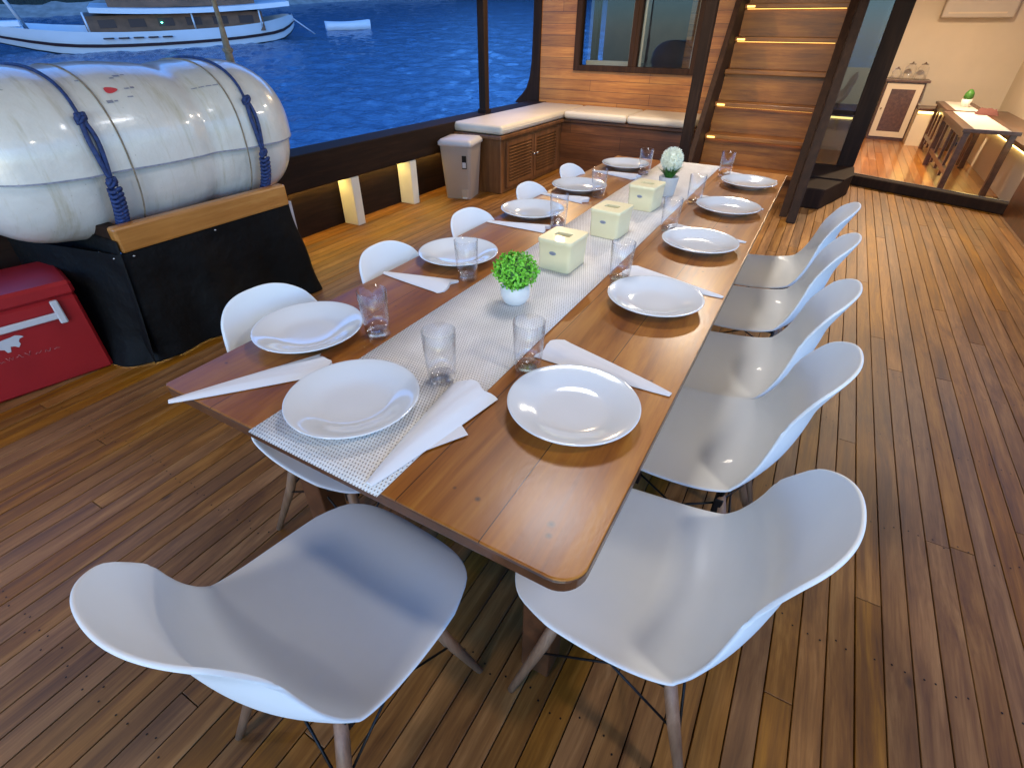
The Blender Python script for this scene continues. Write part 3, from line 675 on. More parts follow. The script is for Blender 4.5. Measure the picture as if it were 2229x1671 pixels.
# ------------------------------------------------------------------ roof over the deck + lamps
rf = thing('deck_roof', 'boarded wooden roof over the dining deck', 'roof', (.4, 4, 2.41)); O = (.4, 4, 2.41)
bx('boarding', M_['roof'], rf, -2.6, 3.3, -3.2, 11.0, 2.42, 2.5, 0, O)
for k in range(9):
    yy = -2.6 + k * 1.1; bx('beam', M_['darkz'], rf, -2.55, 3.25, yy - .04, yy + .04, 2.345, 2.419, .004, O)
def lamp(x, y, e, label, col=(1, .88, .72), z=2.33, size=.10):
    t = thing('ceiling_lamp', label, 'lamp', (x, y, z + .03), group='round ceiling lamps under the deck roof')
    m = MB(); m.lathe([(.075, .0), (.075, .03), (0, .03)], 20); m.build('housing', M_['wpaint'], t)
    m = MB(); m.lathe([(0, -.004), (.058, -.004), (.058, -.001), (0, -.001)], 20); m.build('diffuser', M_['lampglow'], t)
    ld = bpy.data.lights.new('lamp_light', 'AREA'); ld.shape = 'DISK'; ld.size = size; ld.energy = e * .36; ld.color = col
    lo = bpy.data.objects.new('lamp_light', ld); C.objects.link(lo); lo.location = (x, y, z - .02)
    return lo
lamp(.35, -2.1, 21, 'round ceiling lamp behind the camera, nearest the stern', size=.55)
lamp(.44, 1.36, 10, 'cool white ceiling lamp above the near half of the table', (.95, .95, 1), size=.5)
lamp(.55, 4.1, 27, 'round ceiling lamp above the far end of the table', size=.25)
lamp(2.3, 4.6, 26, 'round ceiling lamp above the right walkway', size=.25)
lamp(2.3, .2, 12, 'added fill lamp above the near right walkway', size=.2)  # added out of view to soften the hard shadows on the near deck
lamp(-1.4, -.9, 6, 'added fill lamp above the near left walkway', size=.2)  # weak extra lamp, added only as fill for the left foreground
lamp(-1.2, 4.9, 32, 'added fill lamp above the corner bench', (1, .72, .42))  # invented warm lamp, one of the extras that even out the light
lamp(2.2, 8.2, 78, 'round ceiling lamp in the saloon', (1, .74, .46))

# ------------------------------------------------------------------ dining table
TW, TL, TZ = 1.047, 3.068, .74
tb = thing('dining_table', 'long varnished honey brown wooden dining table laid for eleven', 'table', (TW / 2, TL / 2, 0)); O = (TW / 2, TL / 2, 0)
def rrect(x0, x1, y0, y1, r, n=8, r2=None):
    pts = []; q = r2 if r2 is not None else r
    for X_, Y_, sx, sy, rr_, a in ((x1, y0, -1, 1, r, -90), (x1, y1, -1, -1, q, 0), (x0, y1, 1, -1, q, 90), (x0, y0, 1, 1, q, 180)):
        for k in range(n + 1): t = R(a + 90 * k / n); pts.append((X_ + sx * rr_ + rr_ * math.cos(t), Y_ + sy * rr_ + rr_ * math.sin(t)))
    return pts
m = MB(); m.prism([(x - O[0], y - O[1]) for x, y in rrect(0, TW, 0, TL, .05, 8, .012)], TZ - .006, TZ); m.build('tabletop', M_['top'], tb, bevel=.004)
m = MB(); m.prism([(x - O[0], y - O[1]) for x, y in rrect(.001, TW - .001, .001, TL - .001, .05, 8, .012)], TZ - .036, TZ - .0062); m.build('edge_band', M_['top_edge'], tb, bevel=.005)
m = MB()
for (a, b, c, d) in ((.12, TW - .12, .12, .15), (.12, TW - .12, TL - .15, TL - .12), (.12, .15, .151, TL - .151), (TW - .15, TW - .12, .151, TL - .151)): m.box(a - O[0], b - O[0], c - O[1], d - O[1], TZ - .12, TZ - .037)
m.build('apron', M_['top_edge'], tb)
for xx in (.14, TW - .14):
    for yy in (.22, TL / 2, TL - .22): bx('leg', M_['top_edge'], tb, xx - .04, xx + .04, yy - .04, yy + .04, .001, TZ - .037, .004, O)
# filled knots
for x, y, r_ in ((.78, .10, .006), (.83, .085, .0075), (.955, .06, .009), (.96, .085, .005), (.10, .13, .005), (.30, .62, .004), (.335, .60, .004)):
    pass
rn = MB(); x0, x1, y0, y1 = .318, .666, -.012, TL + .012
nx, ny = 4, 90; P = []
for j in range(ny + 1):
    y = y0 + (y1 - y0) * j / ny; P.append([(x0 + (x1 - x0) * i / nx - .49, y - 1.5, .0025 + .0012 * math.sin(y * 5.3 + i) * math.sin(y * 2.1)) for i in range(nx + 1)])
rn.grid(P, flip=True)
run = rn.build('table_runner', M_['weave'], solid=.0014); run.location = (.49, 1.5, TZ); tag(run, 'cream woven vinyl runner down the middle of the dining table', 'runner')

# ------------------------------------------------------------------ chairs
def make_chair(label, group):
    """local frame: chair faces +y, origin on the floor under the seat centre"""
    c = thing('dining_chair', label, 'chair', group=group)
    # centreline (forward f, height z, half width, side curl)
    K = [(.273, .401, .173, .0), (.246, .420, .198, .0), (.194, .430, .220, .0), (.110, .428, .232, .007), (.017, .425, .236, .018), (-.066, .426, .232, .033), (-.134, .439, .224, .047),
         (-.179, .478, .214, .060), (-.210, .532, .209, .064), (-.226, .579, .188, .068), (-.236, .632, .175, .064), (-.243, .684, .163, .061), (-.258, .728, .157, .049), (-.274, .768, .147, .038), (-.289, .809, .130, .030)]
    for _ in range(4):
        K = [K[0]] + [(K[i][0], K[i][1], .25 * K[i - 1][2] + .5 * K[i][2] + .25 * K[i + 1][2], .25 * K[i - 1][3] + .5 * K[i][3] + .25 * K[i + 1][3]) for i in range(1, len(K) - 1)] + [K[-1]]
    def cr(p0, p1, p2, p3, t):
        return [.5 * ((2 * b) + (-a + c_) * t + (2 * a - 5 * b + 4 * c_ - d) * t * t + (-a + 3 * b - 3 * c_ + d) * t ** 3) for a, b, c_, d in zip(p0, p1, p2, p3)]
    pts = []
    for i in range(len(K) - 1):
        for k in range(6): pts.append(cr(K[max(i - 1, 0)], K[i], K[i + 1], K[min(i + 2, len(K) - 1)], k / 6))
    pts.append(list(K[-1]))
    L = [0]
    for a, b in zip(pts, pts[1:]): L.append(L[-1] + math.hypot(b[0] - a[0], b[1] - a[1]))
    tot = L[-1]
    def at(s):
        s = min(max(s, 0), tot)
        for i in range(len(L) - 1):
            if L[i + 1] >= s: break
        t = (s - L[i]) / (L[i + 1] - L[i]); a, b = pts[i], pts[i + 1]
        return [x * (1 - t) + y * t for x, y in zip(a, b)], (b[0] - a[0], b[1] - a[1])
    rows = []; nr, nc = 64, 33
    for i in range(nr + 1):
        q = .5 - .5 * math.cos(PI * i / nr); q = .55 * q + .45 * i / nr
        s0 = tot * q; row = []
        for j in range(nc):
            v = -1 + 2 * j / (nc - 1)
            # superellipse outline: the ends of the strip bow outwards at the middle
            rf_, rb_ = .150, .146
            av = abs(v); k_ = 1 - (max(0, 1 - av ** 2.7)) ** (1 / 2.7)
            s = s0
            e0 = rf_ * k_; e1_ = rb_ * k_
            s = e0 + (tot - e0 - e1_) * (s0 / tot)
            (f_, z_, w_, cu), (tf, tz_) = at(s)
            tl = math.hypot(tf, tz_); nf, nz = -tz_ / tl, tf / tl    # normal
            if nz < 0 and abs(nz) > abs(nf): nf, nz = -nf, -nz
            nf, nz = (tz_ / tl, -tf / tl)
            A_ = .45 + 9 * cu
            d = cu * (1 - math.cos(v * A_)) / (1 - math.cos(A_)); x = w_ * math.sin(v * A_) / math.sin(A_)
            row.append((x, f_ + nf * d, z_ + nz * d))
        rows.append(row)
    m = MB(); m.grid(rows, flip=True); m.build('seat_shell', M_['white'], c, solid=.008, subsurf=1)
    # legs
    for sx in (-1, 1):
        for sy, fy, ty_ in ((1, .225, .13), (-1, -.225, -.105)):
            m = MB(); m.tube([(sx * .125, ty_, .36), (sx * .15, ty_ * .6 + fy * .4, .2), (sx * .20, fy, .003)], [.0145, .015, .009], 10); m.build('leg', M_['legwood'], c)
    m = MB()
    A = {(sx, sy): Vector((sx * .125, ty_, .355)) for sx in (-1, 1) for sy, ty_ in ((1, .13), (-1, -.105))}
    B = {(sx, sy): Vector((sx * .158, .17 * sy, .18)) for sx in (-1, 1) for sy in (1, -1)}
    Tp = {(sx, sy): Vector((sx * .10, .12 * sy, .405)) for sx in (-1, 1) for sy in (1, -1)}
    r_ = .0032
    for sy in (1, -1):
        m.tube([B[(-1, sy)], A[(1, sy)] + Vector((0, 0, -.02))], r_, 6); m.tube([B[(1, sy)], A[(-1, sy)] + Vector((0, 0, -.02))], r_, 6)
    for sx in (1, -1):
        m.tube([B[(sx, -1)], A[(sx, 1)] + Vector((0, 0, -.02))], r_, 6); m.tube([B[(sx, 1)], A[(sx, -1)] + Vector((0, 0, -.02))], r_, 6)
    for k in A: m.tube([A[k], Tp[k], Vector((Tp[k].x * .9, Tp[k].y * .8, .418))], .006, 6); m.box(A[k].x - .018, A[k].x + .018, A[k].y - .012, A[k].y + .012, .30, .36, b=.003)
    m.tube([Tp[(-1, 1)], Tp[(1, 1)], Tp[(1, -1)], Tp[(-1, -1)], Tp[(-1, 1)]], .004, 6)
    m.build('wire_frame', M_['black'], c)
    return c
CG = 'white moulded chairs around the dining table'
ch0 = make_chair('white moulded chair at the near head of the table, seen from behind', CG)
ch0.location = (.567, -.106, 0); ch0.rotation_euler = (0, 0, R(-3.5))
RL = [(.303, -1), (.827, -.5), (1.275, 0), (1.785, -1), (2.26, 1)]
RT = ['white moulded chair nearest the camera on the right side, partly under the table corner', 'second white chair from the camera on the right side of the table',
      'middle white chair of the five on the right side of the table', 'fourth white chair from the camera on the right side of the table', 'white chair farthest from the camera on the right side of the table']
for (y, a), lab in zip(RL, RT):
    c = copy_tree(ch0); c.location = (1.106, y, 0); c.rotation_euler = (0, 0, R(90 + a)); c['label'] = lab
LL = [(.345, .155, -2), (.815, .21, 1), (1.30, .232, -1), (1.835, .235, 1), (2.32, .235, 0)]
LT = ['white chair nearest the camera on the left side, in front of the black tarpaulin', 'second white chair from the camera on the left side of the table', 'middle white chair of the five on the left side of the table',
      'fourth white chair from the camera on the left side, nearest the waste bin', 'white chair farthest from the camera on the left side of the table']
for (y, x, a), lab in zip(LL, LT):
    c = copy_tree(ch0); c.location = (x, y, 0); c.rotation_euler = (0, 0, R(-90 + a)); c['label'] = lab

# ------------------------------------------------------------------ plates
def make_plate():
    c = thing('dinner_plate', 'x', 'plate', group='white dinner plates on the long table')
    prof = [(0, .006), (.05, .006), (.072, .0072), (.088, .011), (.11, .0185), (.13, .0235), (.1405, .0255), (.143, .0245), (.1425, .0225), (.135, .0195), (.115, .0125), (.095, .0055), (.083, .002), (.082, .0), (.077, .0), (.075, .002), (0, .002)]
    m = MB(); m.lathe([(r_, z_ * 1.3) for r_, z_ in prof], 72); m.build('dish', M_['china'], c, subsurf=1); return c
PL = [((.448, .160), 'white dinner plate lying on the near end of the runner'), ((.867, .385), 'white dinner plate nearest the camera on the right side of the table'), ((.118, .333), 'white dinner plate nearest the camera on the left side of the table'),
      ((.146, .993), 'second white plate from the camera along the left side'), ((.127, 1.601), 'middle white plate of the five along the left side'), ((.135, 2.107), 'fourth white plate from the camera along the left side'), ((.169, 2.732), 'white plate at the far left corner of the table'),
      ((.865, .994), 'second white plate from the camera along the right side'), ((.871, 1.563), 'middle white plate of the five along the right side'), ((.877, 2.113), 'fourth white plate from the camera along the right side'), ((.886, 2.653), 'white plate at the far right corner of the table')]
p0 = make_plate(); first = True
for (x, y), lab in PL:
    q = p0 if first else copy_tree(p0); first = False
    q.location = (x, y, TZ + (.004 if .3 < x < .67 else .0006)); q['label'] = lab

# ------------------------------------------------------------------ glasses
def make_glass():
    c = thing('drinking_glass', 'x', 'glass', group='clear tumblers on the long table')
    m = MB(); H = .132
    m.lathe([(.0325, .012), (.0352, .05), (.0385, H), (.0374, H + .0008), (.0363, H), (.0335, .05), (.0308, .018), (0, .016)], 32); m.build('wall', M_['glass'], c)
    m = MB(); m.lathe([(0, .0015), (.028, .0), (.0315, .002), (.0324, .0115), (.0306, .0165), (.014, .0145), (0, .0138)], 8, smooth=False); m.build('thick_base', M_['basegl'], c)
    return c
GL = [((.553, .338), 'clear tumbler standing on the runner behind the near plate'), ((.703, .485), 'clear tumbler behind the nearest right plate at the runner edge'), ((.276, .425), 'clear tumbler right of the nearest left plate'),
      ((.272, .862), 'clear tumbler beside the second left plate near the green plant'), ((.304, 1.495), 'clear tumbler right of the middle left plate'), ((.270, 2.03), 'clear tumbler right of the fourth left plate'), ((.321, 2.62), 'clear tumbler at the far left plate near the white flower'),
      ((.714, 1.105), 'clear tumbler behind the second right plate opposite the first tissue box'), ((.716, 1.70), 'clear tumbler behind the middle right plate'), ((.712, 2.16), 'clear tumbler behind the fourth right plate'), ((.733, 2.81), 'clear tumbler behind the far right plate')]
g0 = make_glass(); first = True
for k, ((x, y), lab) in enumerate(GL):
    q = g0 if first else copy_tree(g0); first = False
    q.location = (x, y, TZ + (.005 if .3 < x < .67 else .0008)); q.rotation_euler = (0, 0, k * .7); q['label'] = lab

# ------------------------------------------------------------------ paper napkins
def napkin(label, tip, end, w, h, jag, seed, tipw=.008, z0=.0015, flap=None, bulge=.5):
    """cone folded napkin from a narrow tip to a wide ragged end"""
    rr = random.Random(seed); tip = Vector((*tip, 0)); end = Vector((*end, 0)); d = end - tip; L = d.length; d.normalize(); s_ = Vector((-d.y, d.x, 0))
    t = thing('paper_napkin', label, 'napkin', (tip.x, tip.y, TZ + z0), group='folded white paper napkins on the long table')
    m = MB(); nr, nc = 18, 17; top = []; bot = []
    for i in range(nr + 1):
        q = i / nr; ww = tipw + (w - tipw) * q ** .85; hh = .0035 + h * q ** .8; rt_ = []; rb = []
        for j in range(nc):
            v = -1 + 2 * j / (nc - 1)
            ext = 0
            if q > .9: ext = jag * ((q - .9) / .1) * (math.sin(v * 5 + seed) * .5 + math.sin(v * 8 + seed * 2) * .2 - .5 * v * v)
            p = d * (L * q + ext) + s_ * (v * ww)
            fold = .0016 * q * math.sin(v * 5 + seed + q * 4) + .0007 * q * math.sin(v * 13 + q * 11)
            rt_.append(p + Vector((0, 0, max(.001, hh * (1 - abs(v) ** (1 / bulge)) + fold * (1 - v * v) + .001))))
            rb.append(p + Vector((0, 0, .0002)))
        top.append(rt_); bot.append(rb)
    m.grid(top, flip=False); m.grid(bot, flip=True)
    m.grid([[a, b] for a, b in zip(top[-1], bot[-1])]) ; m.grid([[a, b] for a, b in zip(top[0], bot[0])], flip=True)
    m.build('folded_sheet', M_['paper'], t)
    if flap:
        m = MB(); f = [Vector((*q, 0)) - tip for q in flap]
        m.prism([(q.x, q.y) for q in f], .0002, .0012); m.build('loose_corner', M_['paper'], t)
NA = [('rolled napkin standing proud over the near end of the runner', (.636, .002), (.644, .340), .062, .020, .012, 1, [(.655, .10), (.715, .205), (.66, .24), (.63, .08)]),
      ('long flat folded napkin pointing over the near left table corner', (.079, -.034), (.262, .255), .052, .006, .02, 2, None),
      ('folded napkin under the upper rim of the nearest right plate', (1.036, .555), (.70, .60), .060, .008, .012, 3, None),
      ('triangular napkin in front of the second left plate', (.0, .756), (.262, .776), .058, .007, .014, 4, None),
      ('folded napkin behind the second right plate pointing to the edge', (1.040, 1.148), (.715, 1.20), .062, .009, .012, 5, None),
      ('ragged folded napkin in front of the middle left plate', (.006, 1.412), (.278, 1.452), .052, .010, .016, 6, None),
      ('folded napkin behind the middle right plate', (1.022, 1.712), (.712, 1.745), .060, .010, .012, 7, None),
      ('ragged folded napkin in front of the fourth left plate', (.004, 1.936), (.258, 1.93), .055, .012, .016, 8, None),
      ('folded napkin tucked behind the fourth right plate', (1.020, 2.232), (.72, 2.275), .055, .010, .012, 9, None),
      ('rolled napkin in front of the far left plate', (.03, 2.555), (.318, 2.51), .052, .016, .012, 10, None),
      ('folded napkin tucked behind the far right plate', (1.012, 2.86), (.73, 2.89), .055, .010, .012, 11, None)]
for (lab, a, b, w, h, jg, sd, fp) in NA: napkin(lab, a, b, w, h, jg, sd, z0=.0045 if sd == 1 else .0012, flap=fp)

# ------------------------------------------------------------------ tissue boxes
def make_tissue():
    c = thing('tissue_box', 'x', 'tissue box', group='cream tissue boxes on the runner')
    m = MB(); X, Y, H = .0615, .070, .108
    def ring(z, s): return [(x, y, z) for x, y in rrect(-X * s, X * s, -Y * s, Y * s, .012, 4)]
    rows = [ring(0, .93), ring(.004, .955), ring(.5 * H, .98), ring(H - .016, 1.0), ring(H - .014, 1.035), ring(H - .003, 1.035), ring(H, 1.01)]
    m.grid(rows, wrap=True, smooth=True); o = len(rows[-1])
    # lid with slot
    sx, sy = .034, .020; out = ring(H, 1.01); inn = []
    for (x, y, z) in out:
        a = math.atan2(y / Y, x / X); inn.append((sx * math.copysign(abs(math.cos(a)) ** .6, math.cos(a)), sy * math.copysign(abs(math.sin(a)) ** .6, math.sin(a)), H))
    low = [(x, y, H - .02) for x, y, z in inn]
    m.grid([out, inn, low], wrap=True, smooth=False); m.build('box', M_['tissue'], c)
    m = MB(); m.add(low, [tuple(range(len(low)))]); m.build('tissue', M_['hole'], c)
    m = MB(); m.lathe([(0, 0), (1, 0), (.95, .0008), (0, .0008)], 24, Matrix.Translation((-.004, -Y * .985 - .0005, .062)) @ Matrix.Rotation(R(90), 4, 'X') @ Matrix.Diagonal((.013, .0065, 1, 1))); m.build('badge', M_['oval'], c)
    m = MB(); m.lathe([(.85, .0009), (.9, .0012), (.85, .0013), (.8, .0012)], 24, Matrix.Translation((-.004, -Y * .985 - .0005, .062)) @ Matrix.Rotation(R(90), 4, 'X') @ Matrix.Diagonal((.013, .0065, 1, 1)), closed=True); m.build('badge_rim', M_['pot2'], c)
    return c
t0 = make_tissue(); first = True
for (x, y, a, lab) in ((.495, 1.125, -2, 'cream tissue box nearest the camera, just behind the green plant'), (.520, 1.530, -4, 'cream tissue box between the other two on the runner'), (.528, 1.970, -5, 'cream tissue box farthest back, in front of the white flower pot')):
    q = t0 if first else copy_tree(t0); first = False
    q.location = (x, y, TZ + .0045); q.rotation_euler = (0, 0, R(a)); q['label'] = lab

# ------------------------------------------------------------------ plants on the table
pl = thing('potted_plant', 'bright green ball of leaves in a round white pot on the runner', 'plant', (.500, .782, TZ + .0045))
m = MB(); m.lathe([(0, 0), (.026, 0), (.036, .008), (.0435, .025), (.0445, .042), (.041, .055), (.038, .062), (.034, .06), (0, .055)], 28); m.build('pot', M_['pot'], pl)
m = MB(); rr = random.Random(4)
for k in range(980):
    th = rr.uniform(0, 2 * PI); u = rr.uniform(-1, 1); r_ = .0635 * rr.uniform(.74, 1.03); q = math.sqrt(1 - u * u)
    n__ = Vector((q * math.cos(th), q * math.sin(th), u)); p = Vector((0, 0, .102)) + Vector((n__.x * r_ * 1.03, n__.y * r_ * 1.03, n__.z * r_ * .78))
    ax = Vector((rr.uniform(-1, 1), rr.uniform(-1, 1), rr.uniform(-1, 1))).normalized(); nn = (n__ + ax * .75).normalized()
    a = nn.cross(Vector((rr.uniform(-1, 1), rr.uniform(-1, 1), rr.uniform(-1, 1)))).normalized(); b = nn.cross(a); s = rr.uniform(.006, .0095)
    vs = [p, p + a * s * .55 + b * s * .35 + nn * .001, p + a * s * 1.25 + b * s * .42 + nn * .003, p + a * s * 1.5, p + a * s * 1.25 - b * s * .42 + nn * .003, p + a * s * .55 - b * s * .35 + nn * .001, p + a * s * .9 + nn * -.0008]
    m.add(vs, [(0, 1, 6), (1, 2, 6), (2, 3, 6), (3, 4, 6), (4, 5, 6), (5, 0, 6)], True)
m.build('foliage', M_['leaf'], pl)
m = MB(); m.lathe([(0, .058), (.02, .06), (.046, .085), (.05, .103), (.04, .125), (0, .138)], 16); m.build('leaf_core', M_['grass'], pl)
p2 = thing('potted_flower', 'fluffy pale green white ball flower in a tapered grey pot', 'plant', (.560, 2.225, TZ + .0045))
m = MB(); m.lathe([(0, 0), (.034, 0), (.037, .004), (.048, .088), (.048, .092), (.043, .092), (.04, .08), (0, .08)], 28); m.build('pot', M_['pot2'], p2)
m = MB(); rr = random.Random(8)
for k in range(150):
    th = rr.uniform(0, 2 * PI); l_ = rr.uniform(.05, .085); sp = rr.uniform(.2, 1.0); w_ = .0028
    b0 = Vector((.012 * math.cos(th), .012 * math.sin(th), .078)); d = Vector((math.cos(th) * sp * .75, math.sin(th) * sp * .75, 1)).normalized(); s = Vector((-math.sin(th), math.cos(th), 0)) * w_
    p1 = b0 + d * l_ * .55; p3 = b0 + d * l_ + Vector((math.cos(th) * .012, math.sin(th) * .012, -.008 * sp))
    m.add([b0 - s, b0 + s, p1 + s * 1.2, p1 - s * 1.2, p3], [(0, 1, 2, 3), (3, 2, 4)])
m.build('leaves', M_['grass'], p2)
m = MB()
for k in range(2600):
    th = rr.uniform(0, 2 * PI); u = rr.uniform(-1, 1); q = math.sqrt(1 - u * u); n__ = Vector((q * math.cos(th), q * math.sin(th), u * 1.08))
    c0 = Vector((0, 0, .168)); r0, r1 = .030, rr.uniform(.046, .054); s = n__.cross(Vector((rr.uniform(-1, 1), rr.uniform(-1, 1), .3))).normalized() * .0013
    jit = Vector((rr.uniform(-1, 1), rr.uniform(-1, 1), rr.uniform(-1, 1))) * .004
    m.add([c0 + n__ * r0 - s, c0 + n__ * r0 + s, c0 + n__ * r1 + s + jit, c0 + n__ * r1 - s + jit], [(0, 1, 2, 3)])
m.lathe([(0, .125), (.03, .135), (.042, .165), (.032, .2), (0, .212)], 16); m.build('bloom', M_['bloom'], p2)

# ------------------------------------------------------------------ waste bin
bn = thing('waste_bin', 'taupe plastic pedal bin beside the louvred bench end', 'waste bin', (-1.955, 4.03, 0), R(14)); bn.scale = (1.1, 1.1, 1)
m = MB()
def brow(z, sx, sy): return [(x, y, z) for x, y in rrect(-sx, sx, -sy, sy, .03, 5)]
m.grid([brow(.001, .118, .125), brow(.01, .12, .128), brow(.49, .148, .155), brow(.50, .15, .157)], wrap=True); m.add(brow(.001, .118, .125), [tuple(range(24))[::-1]]); m.build('body', M_['bin'], bn)
m = MB(); m.grid([brow(.50, .156, .163), brow(.505, .162, .169), brow(.535, .162, .169), brow(.556, .14, .147), brow(.560, .10, .11)], wrap=True); m.add(brow(.560, .10, .11), [tuple(range(24))]); m.build('lid', M_['binlid'], bn)
m = MB(); m.box(.065, .105, -.158, -.150, .30, .42); m.build('sticker', M_['black'], bn); m = MB(); m.box(.069, .101, -.160, -.158, .31, .36); m.build('sticker_picture', M_['grey'], bn)
m = MB(); m.box(.045, .105, -.150, -.126, .02, .10, b=.004); m.build('pedal_recess', M_['bin'], bn); m = MB(); m.box(.055, .10, -.165, -.13, .015, .03, b=.004); m.build('pedal', M_['grey'], bn)
m = MB(); m.box(.04, .08, -.166, -.160, .525, .532); m.build('lid_badge', M_['black'], bn)

# ------------------------------------------------------------------ life raft canister
RX, RZ, RR = -1.87, .945, .388
ra = thing('life_raft', 'large stained white life raft canister lashed with blue rope', 'life raft', (RX, 1.1, RZ))
Y0, Y1 = .29, 1.80; yc = 1.1
def rr_prof(y):
    e = min((y - Y0), (Y1 - y)) ; k = 1.0
    if e < .30: k = (max(0, 1 - ((.30 - e) / .30) ** 2.3)) ** .5 * .55 + .45 if e > 0 else .45
    for c_, w_, a_ in ((.62, .06, .03), (.95, .13, .03), (1.22, .06, -.04), (1.42, .07, .025), (1.60, .10, .02)):
        k += a_ * math.exp(-((y - c_) / w_) ** 2)
    return k
def half(a0, a1, sc, n=28):
    P = []; NY = 110
    for i in range(NY + 1):
        y = Y0 + (Y1 - Y0) * i / NY; k = rr_prof(y); row = []
        for j in range(n + 1):
            a = a0 + (a1 - a0) * j / n
            cx, sz = math.cos(a), math.sin(a); ex = .82
            row.append((RR * sc * k * math.copysign(abs(cx) ** ex, cx), y - yc, RR * sc * k * (.86 if sz > 0 else 1) * math.copysign(abs(sz) ** ex, sz)))
        P.append(row)
    c0 = P[0]; c1 = P[-1]
    return P, c0, c1
m = MB(); P, c0, c1 = half(R(-4), R(184), 1.0); m.grid(P); m.add(c0, [tuple(range(len(c0)))]); m.add(c1, [tuple(range(len(c1)))[::-1]]); m.build('upper_shell', M_['frp'], ra)
m = MB(); P, c0, c1 = half(R(180), R(360), .92); m.grid(P); m.add(c0, [tuple(range(len(c0)))]); m.add(c1, [tuple(range(len(c1)))[::-1]]); m.build('lower_shell', M_['frp'], ra)
m = MB(); P, c0, c1 = half(R(-4.6), R(-3.8), 1.008, 2); m.grid(P); m.build('seam_lip', M_['ink'], ra)
def onraft(y, a, off=0.0, sc=1.0):
    k = rr_prof(y); cx, sz = math.cos(a), math.sin(a); q = .82; r_ = RR * sc * k + off
    return Vector((r_ * math.copysign(abs(cx) ** q, cx), y - yc, r_ * (.86 if sz > 0 else 1) * math.copysign(abs(sz) ** q, sz)))
for yy, dy in ((.69, .0), (1.46, .0)):
    s = thing('lashing', None, None); s.parent = ra
    m = MB(); m.tube([onraft(yy + .01 * math.sin(i * .4), R(24 + i * 6), .006) for i in range(26)], .007, 8); m.build('strap', M_['rope'], s)
    m = MB(); rr = random.Random(int(yy * 100))
    for st_ in (-1, 1):
        m.tube([onraft(yy + st_ * .016 * math.sin((i + .5) / 9 * PI), R(24 - i * 3.6), .012) for i in range(10)], .010, 8)
    # knots and wound coils
    for a_, sc_ in ((24, 1.0), (-8, 1.0)):
        for k in range(4): m.tube([onraft(yy, R(a_), .014) + Vector((.014 * math.cos(t / 6 * PI + k), .018 * math.sin(t / 6 * PI), .016 * math.cos(t / 6 * PI + k * 1.6))) for t in range(13)], .008, 6)
    for k in range(11):
        a_ = R(-12 - k * 2.9); c_ = onraft(yy, a_, .016)
        m.tube([c_ + Vector((.014 * math.cos(t / 6 * PI), .024 * math.sin(t / 6 * PI), .006 * math.sin(t / 3 * PI))) for t in range(13)], .0085, 6)
    m.build('knotted_rope', M_['rope'], s)
    m = MB(); e = onraft(yy, R(-44), .02); m.tube([e, e + Vector((.03, .02, -.10))], .006, 6); m.tube([e, e + Vector((.02, -.02, -.12))], .006, 6); m.build('rope_tail', M_['rope'], s)
for yy in (.80, 1.38):
    m = MB(); m.tube([onraft(yy, R(-40 + i * 7), .0015) for i in range(26)], .004, 6); m.build('binding_band', M_['hemp'], ra)
def decal(name, mat, shape, y0, a0, sy, sa):
    m = MB(); c_ = onraft(y0, R(a0), .0025); vs = [c_] + [onraft(y0 + sy * px, R(a0 + sa * py), .0025) for px, py in shape]; n = len(shape)
    m.add(vs, [(0, 1 + i, 1 + (i + 1) % n) for i in range(n)]); m.build(name, mat, ra)
drop = [(math.cos(t) * (1 + .25 * math.cos(t)), math.sin(t) * (1 - .25 * math.cos(t))) for t in [i * PI / 8 for i in range(16)]]
decal('red_emblem', M_['logo_red'], drop, .87, 43, .026, 2.8)
def dash(yc_, a_, wy, wa):
    vs = [onraft(yc_ + sx * wy, R(a_ + sz * wa), .0022) for sx, sz in ((-1, -1), (1, -1), (1, 1), (-1, 1))]; m = MB(); m.add(vs, [(0, 1, 2, 3)]); m.build('worn_print_mark', M_['ink'], ra)
for yy, aa, wy, wa in ((.79, 55, .010, .5), (.92, 54, .009, .6), (.945, 56, .013, 1.0), (.975, 57, .008, .4), (.84, 34, .012, 1.1), (.865, 34, .007, .6), (.94, 43, .010, .6), (.965, 43.5, .008, .8), (.93, 36, .012, .5)): dash(yy, aa, wy, wa)
for k in range(4): dash(1.25 + k * .036, 41, .014, .45)
# cradle
cr_ = thing('raft_cradle', 'varnished orange wooden cradle beam carrying the life raft', 'cradle', (-1.6, 1.05, 0)); O = (-1.6, 1.05, 0)
bx('front_beam', M_['cradle'], cr_, -1.50, -1.44, .60, 1.53, .575, .69, .012, O)
bx('front_beam', M_['dark'], cr_, -2.2, -1.502, .60, .66, .575, .685, .006, O)
bx('cross_beam', M_['dark'], cr_, -2.2, -1.502, 1.46, 1.52, .50, .60, .006, O); bx('back_beam', M_['dark'], cr_, -2.25, -2.17, .60, 1.53, .66, .72, .006, O)
for yy in (.64, 1.555):
    bx('leg', M_['grey'], cr_, -1.515, -1.48, yy - .018, yy + .018, .001, .58, .003, O)
bx('leg', M_['grey'], cr_, -2.16, -2.12, .64, .68, .001, .58, .003, O); bx('leg', M_['grey'], cr_, -2.16, -2.12, 1.46, 1.50, .001, .58, .003, O)
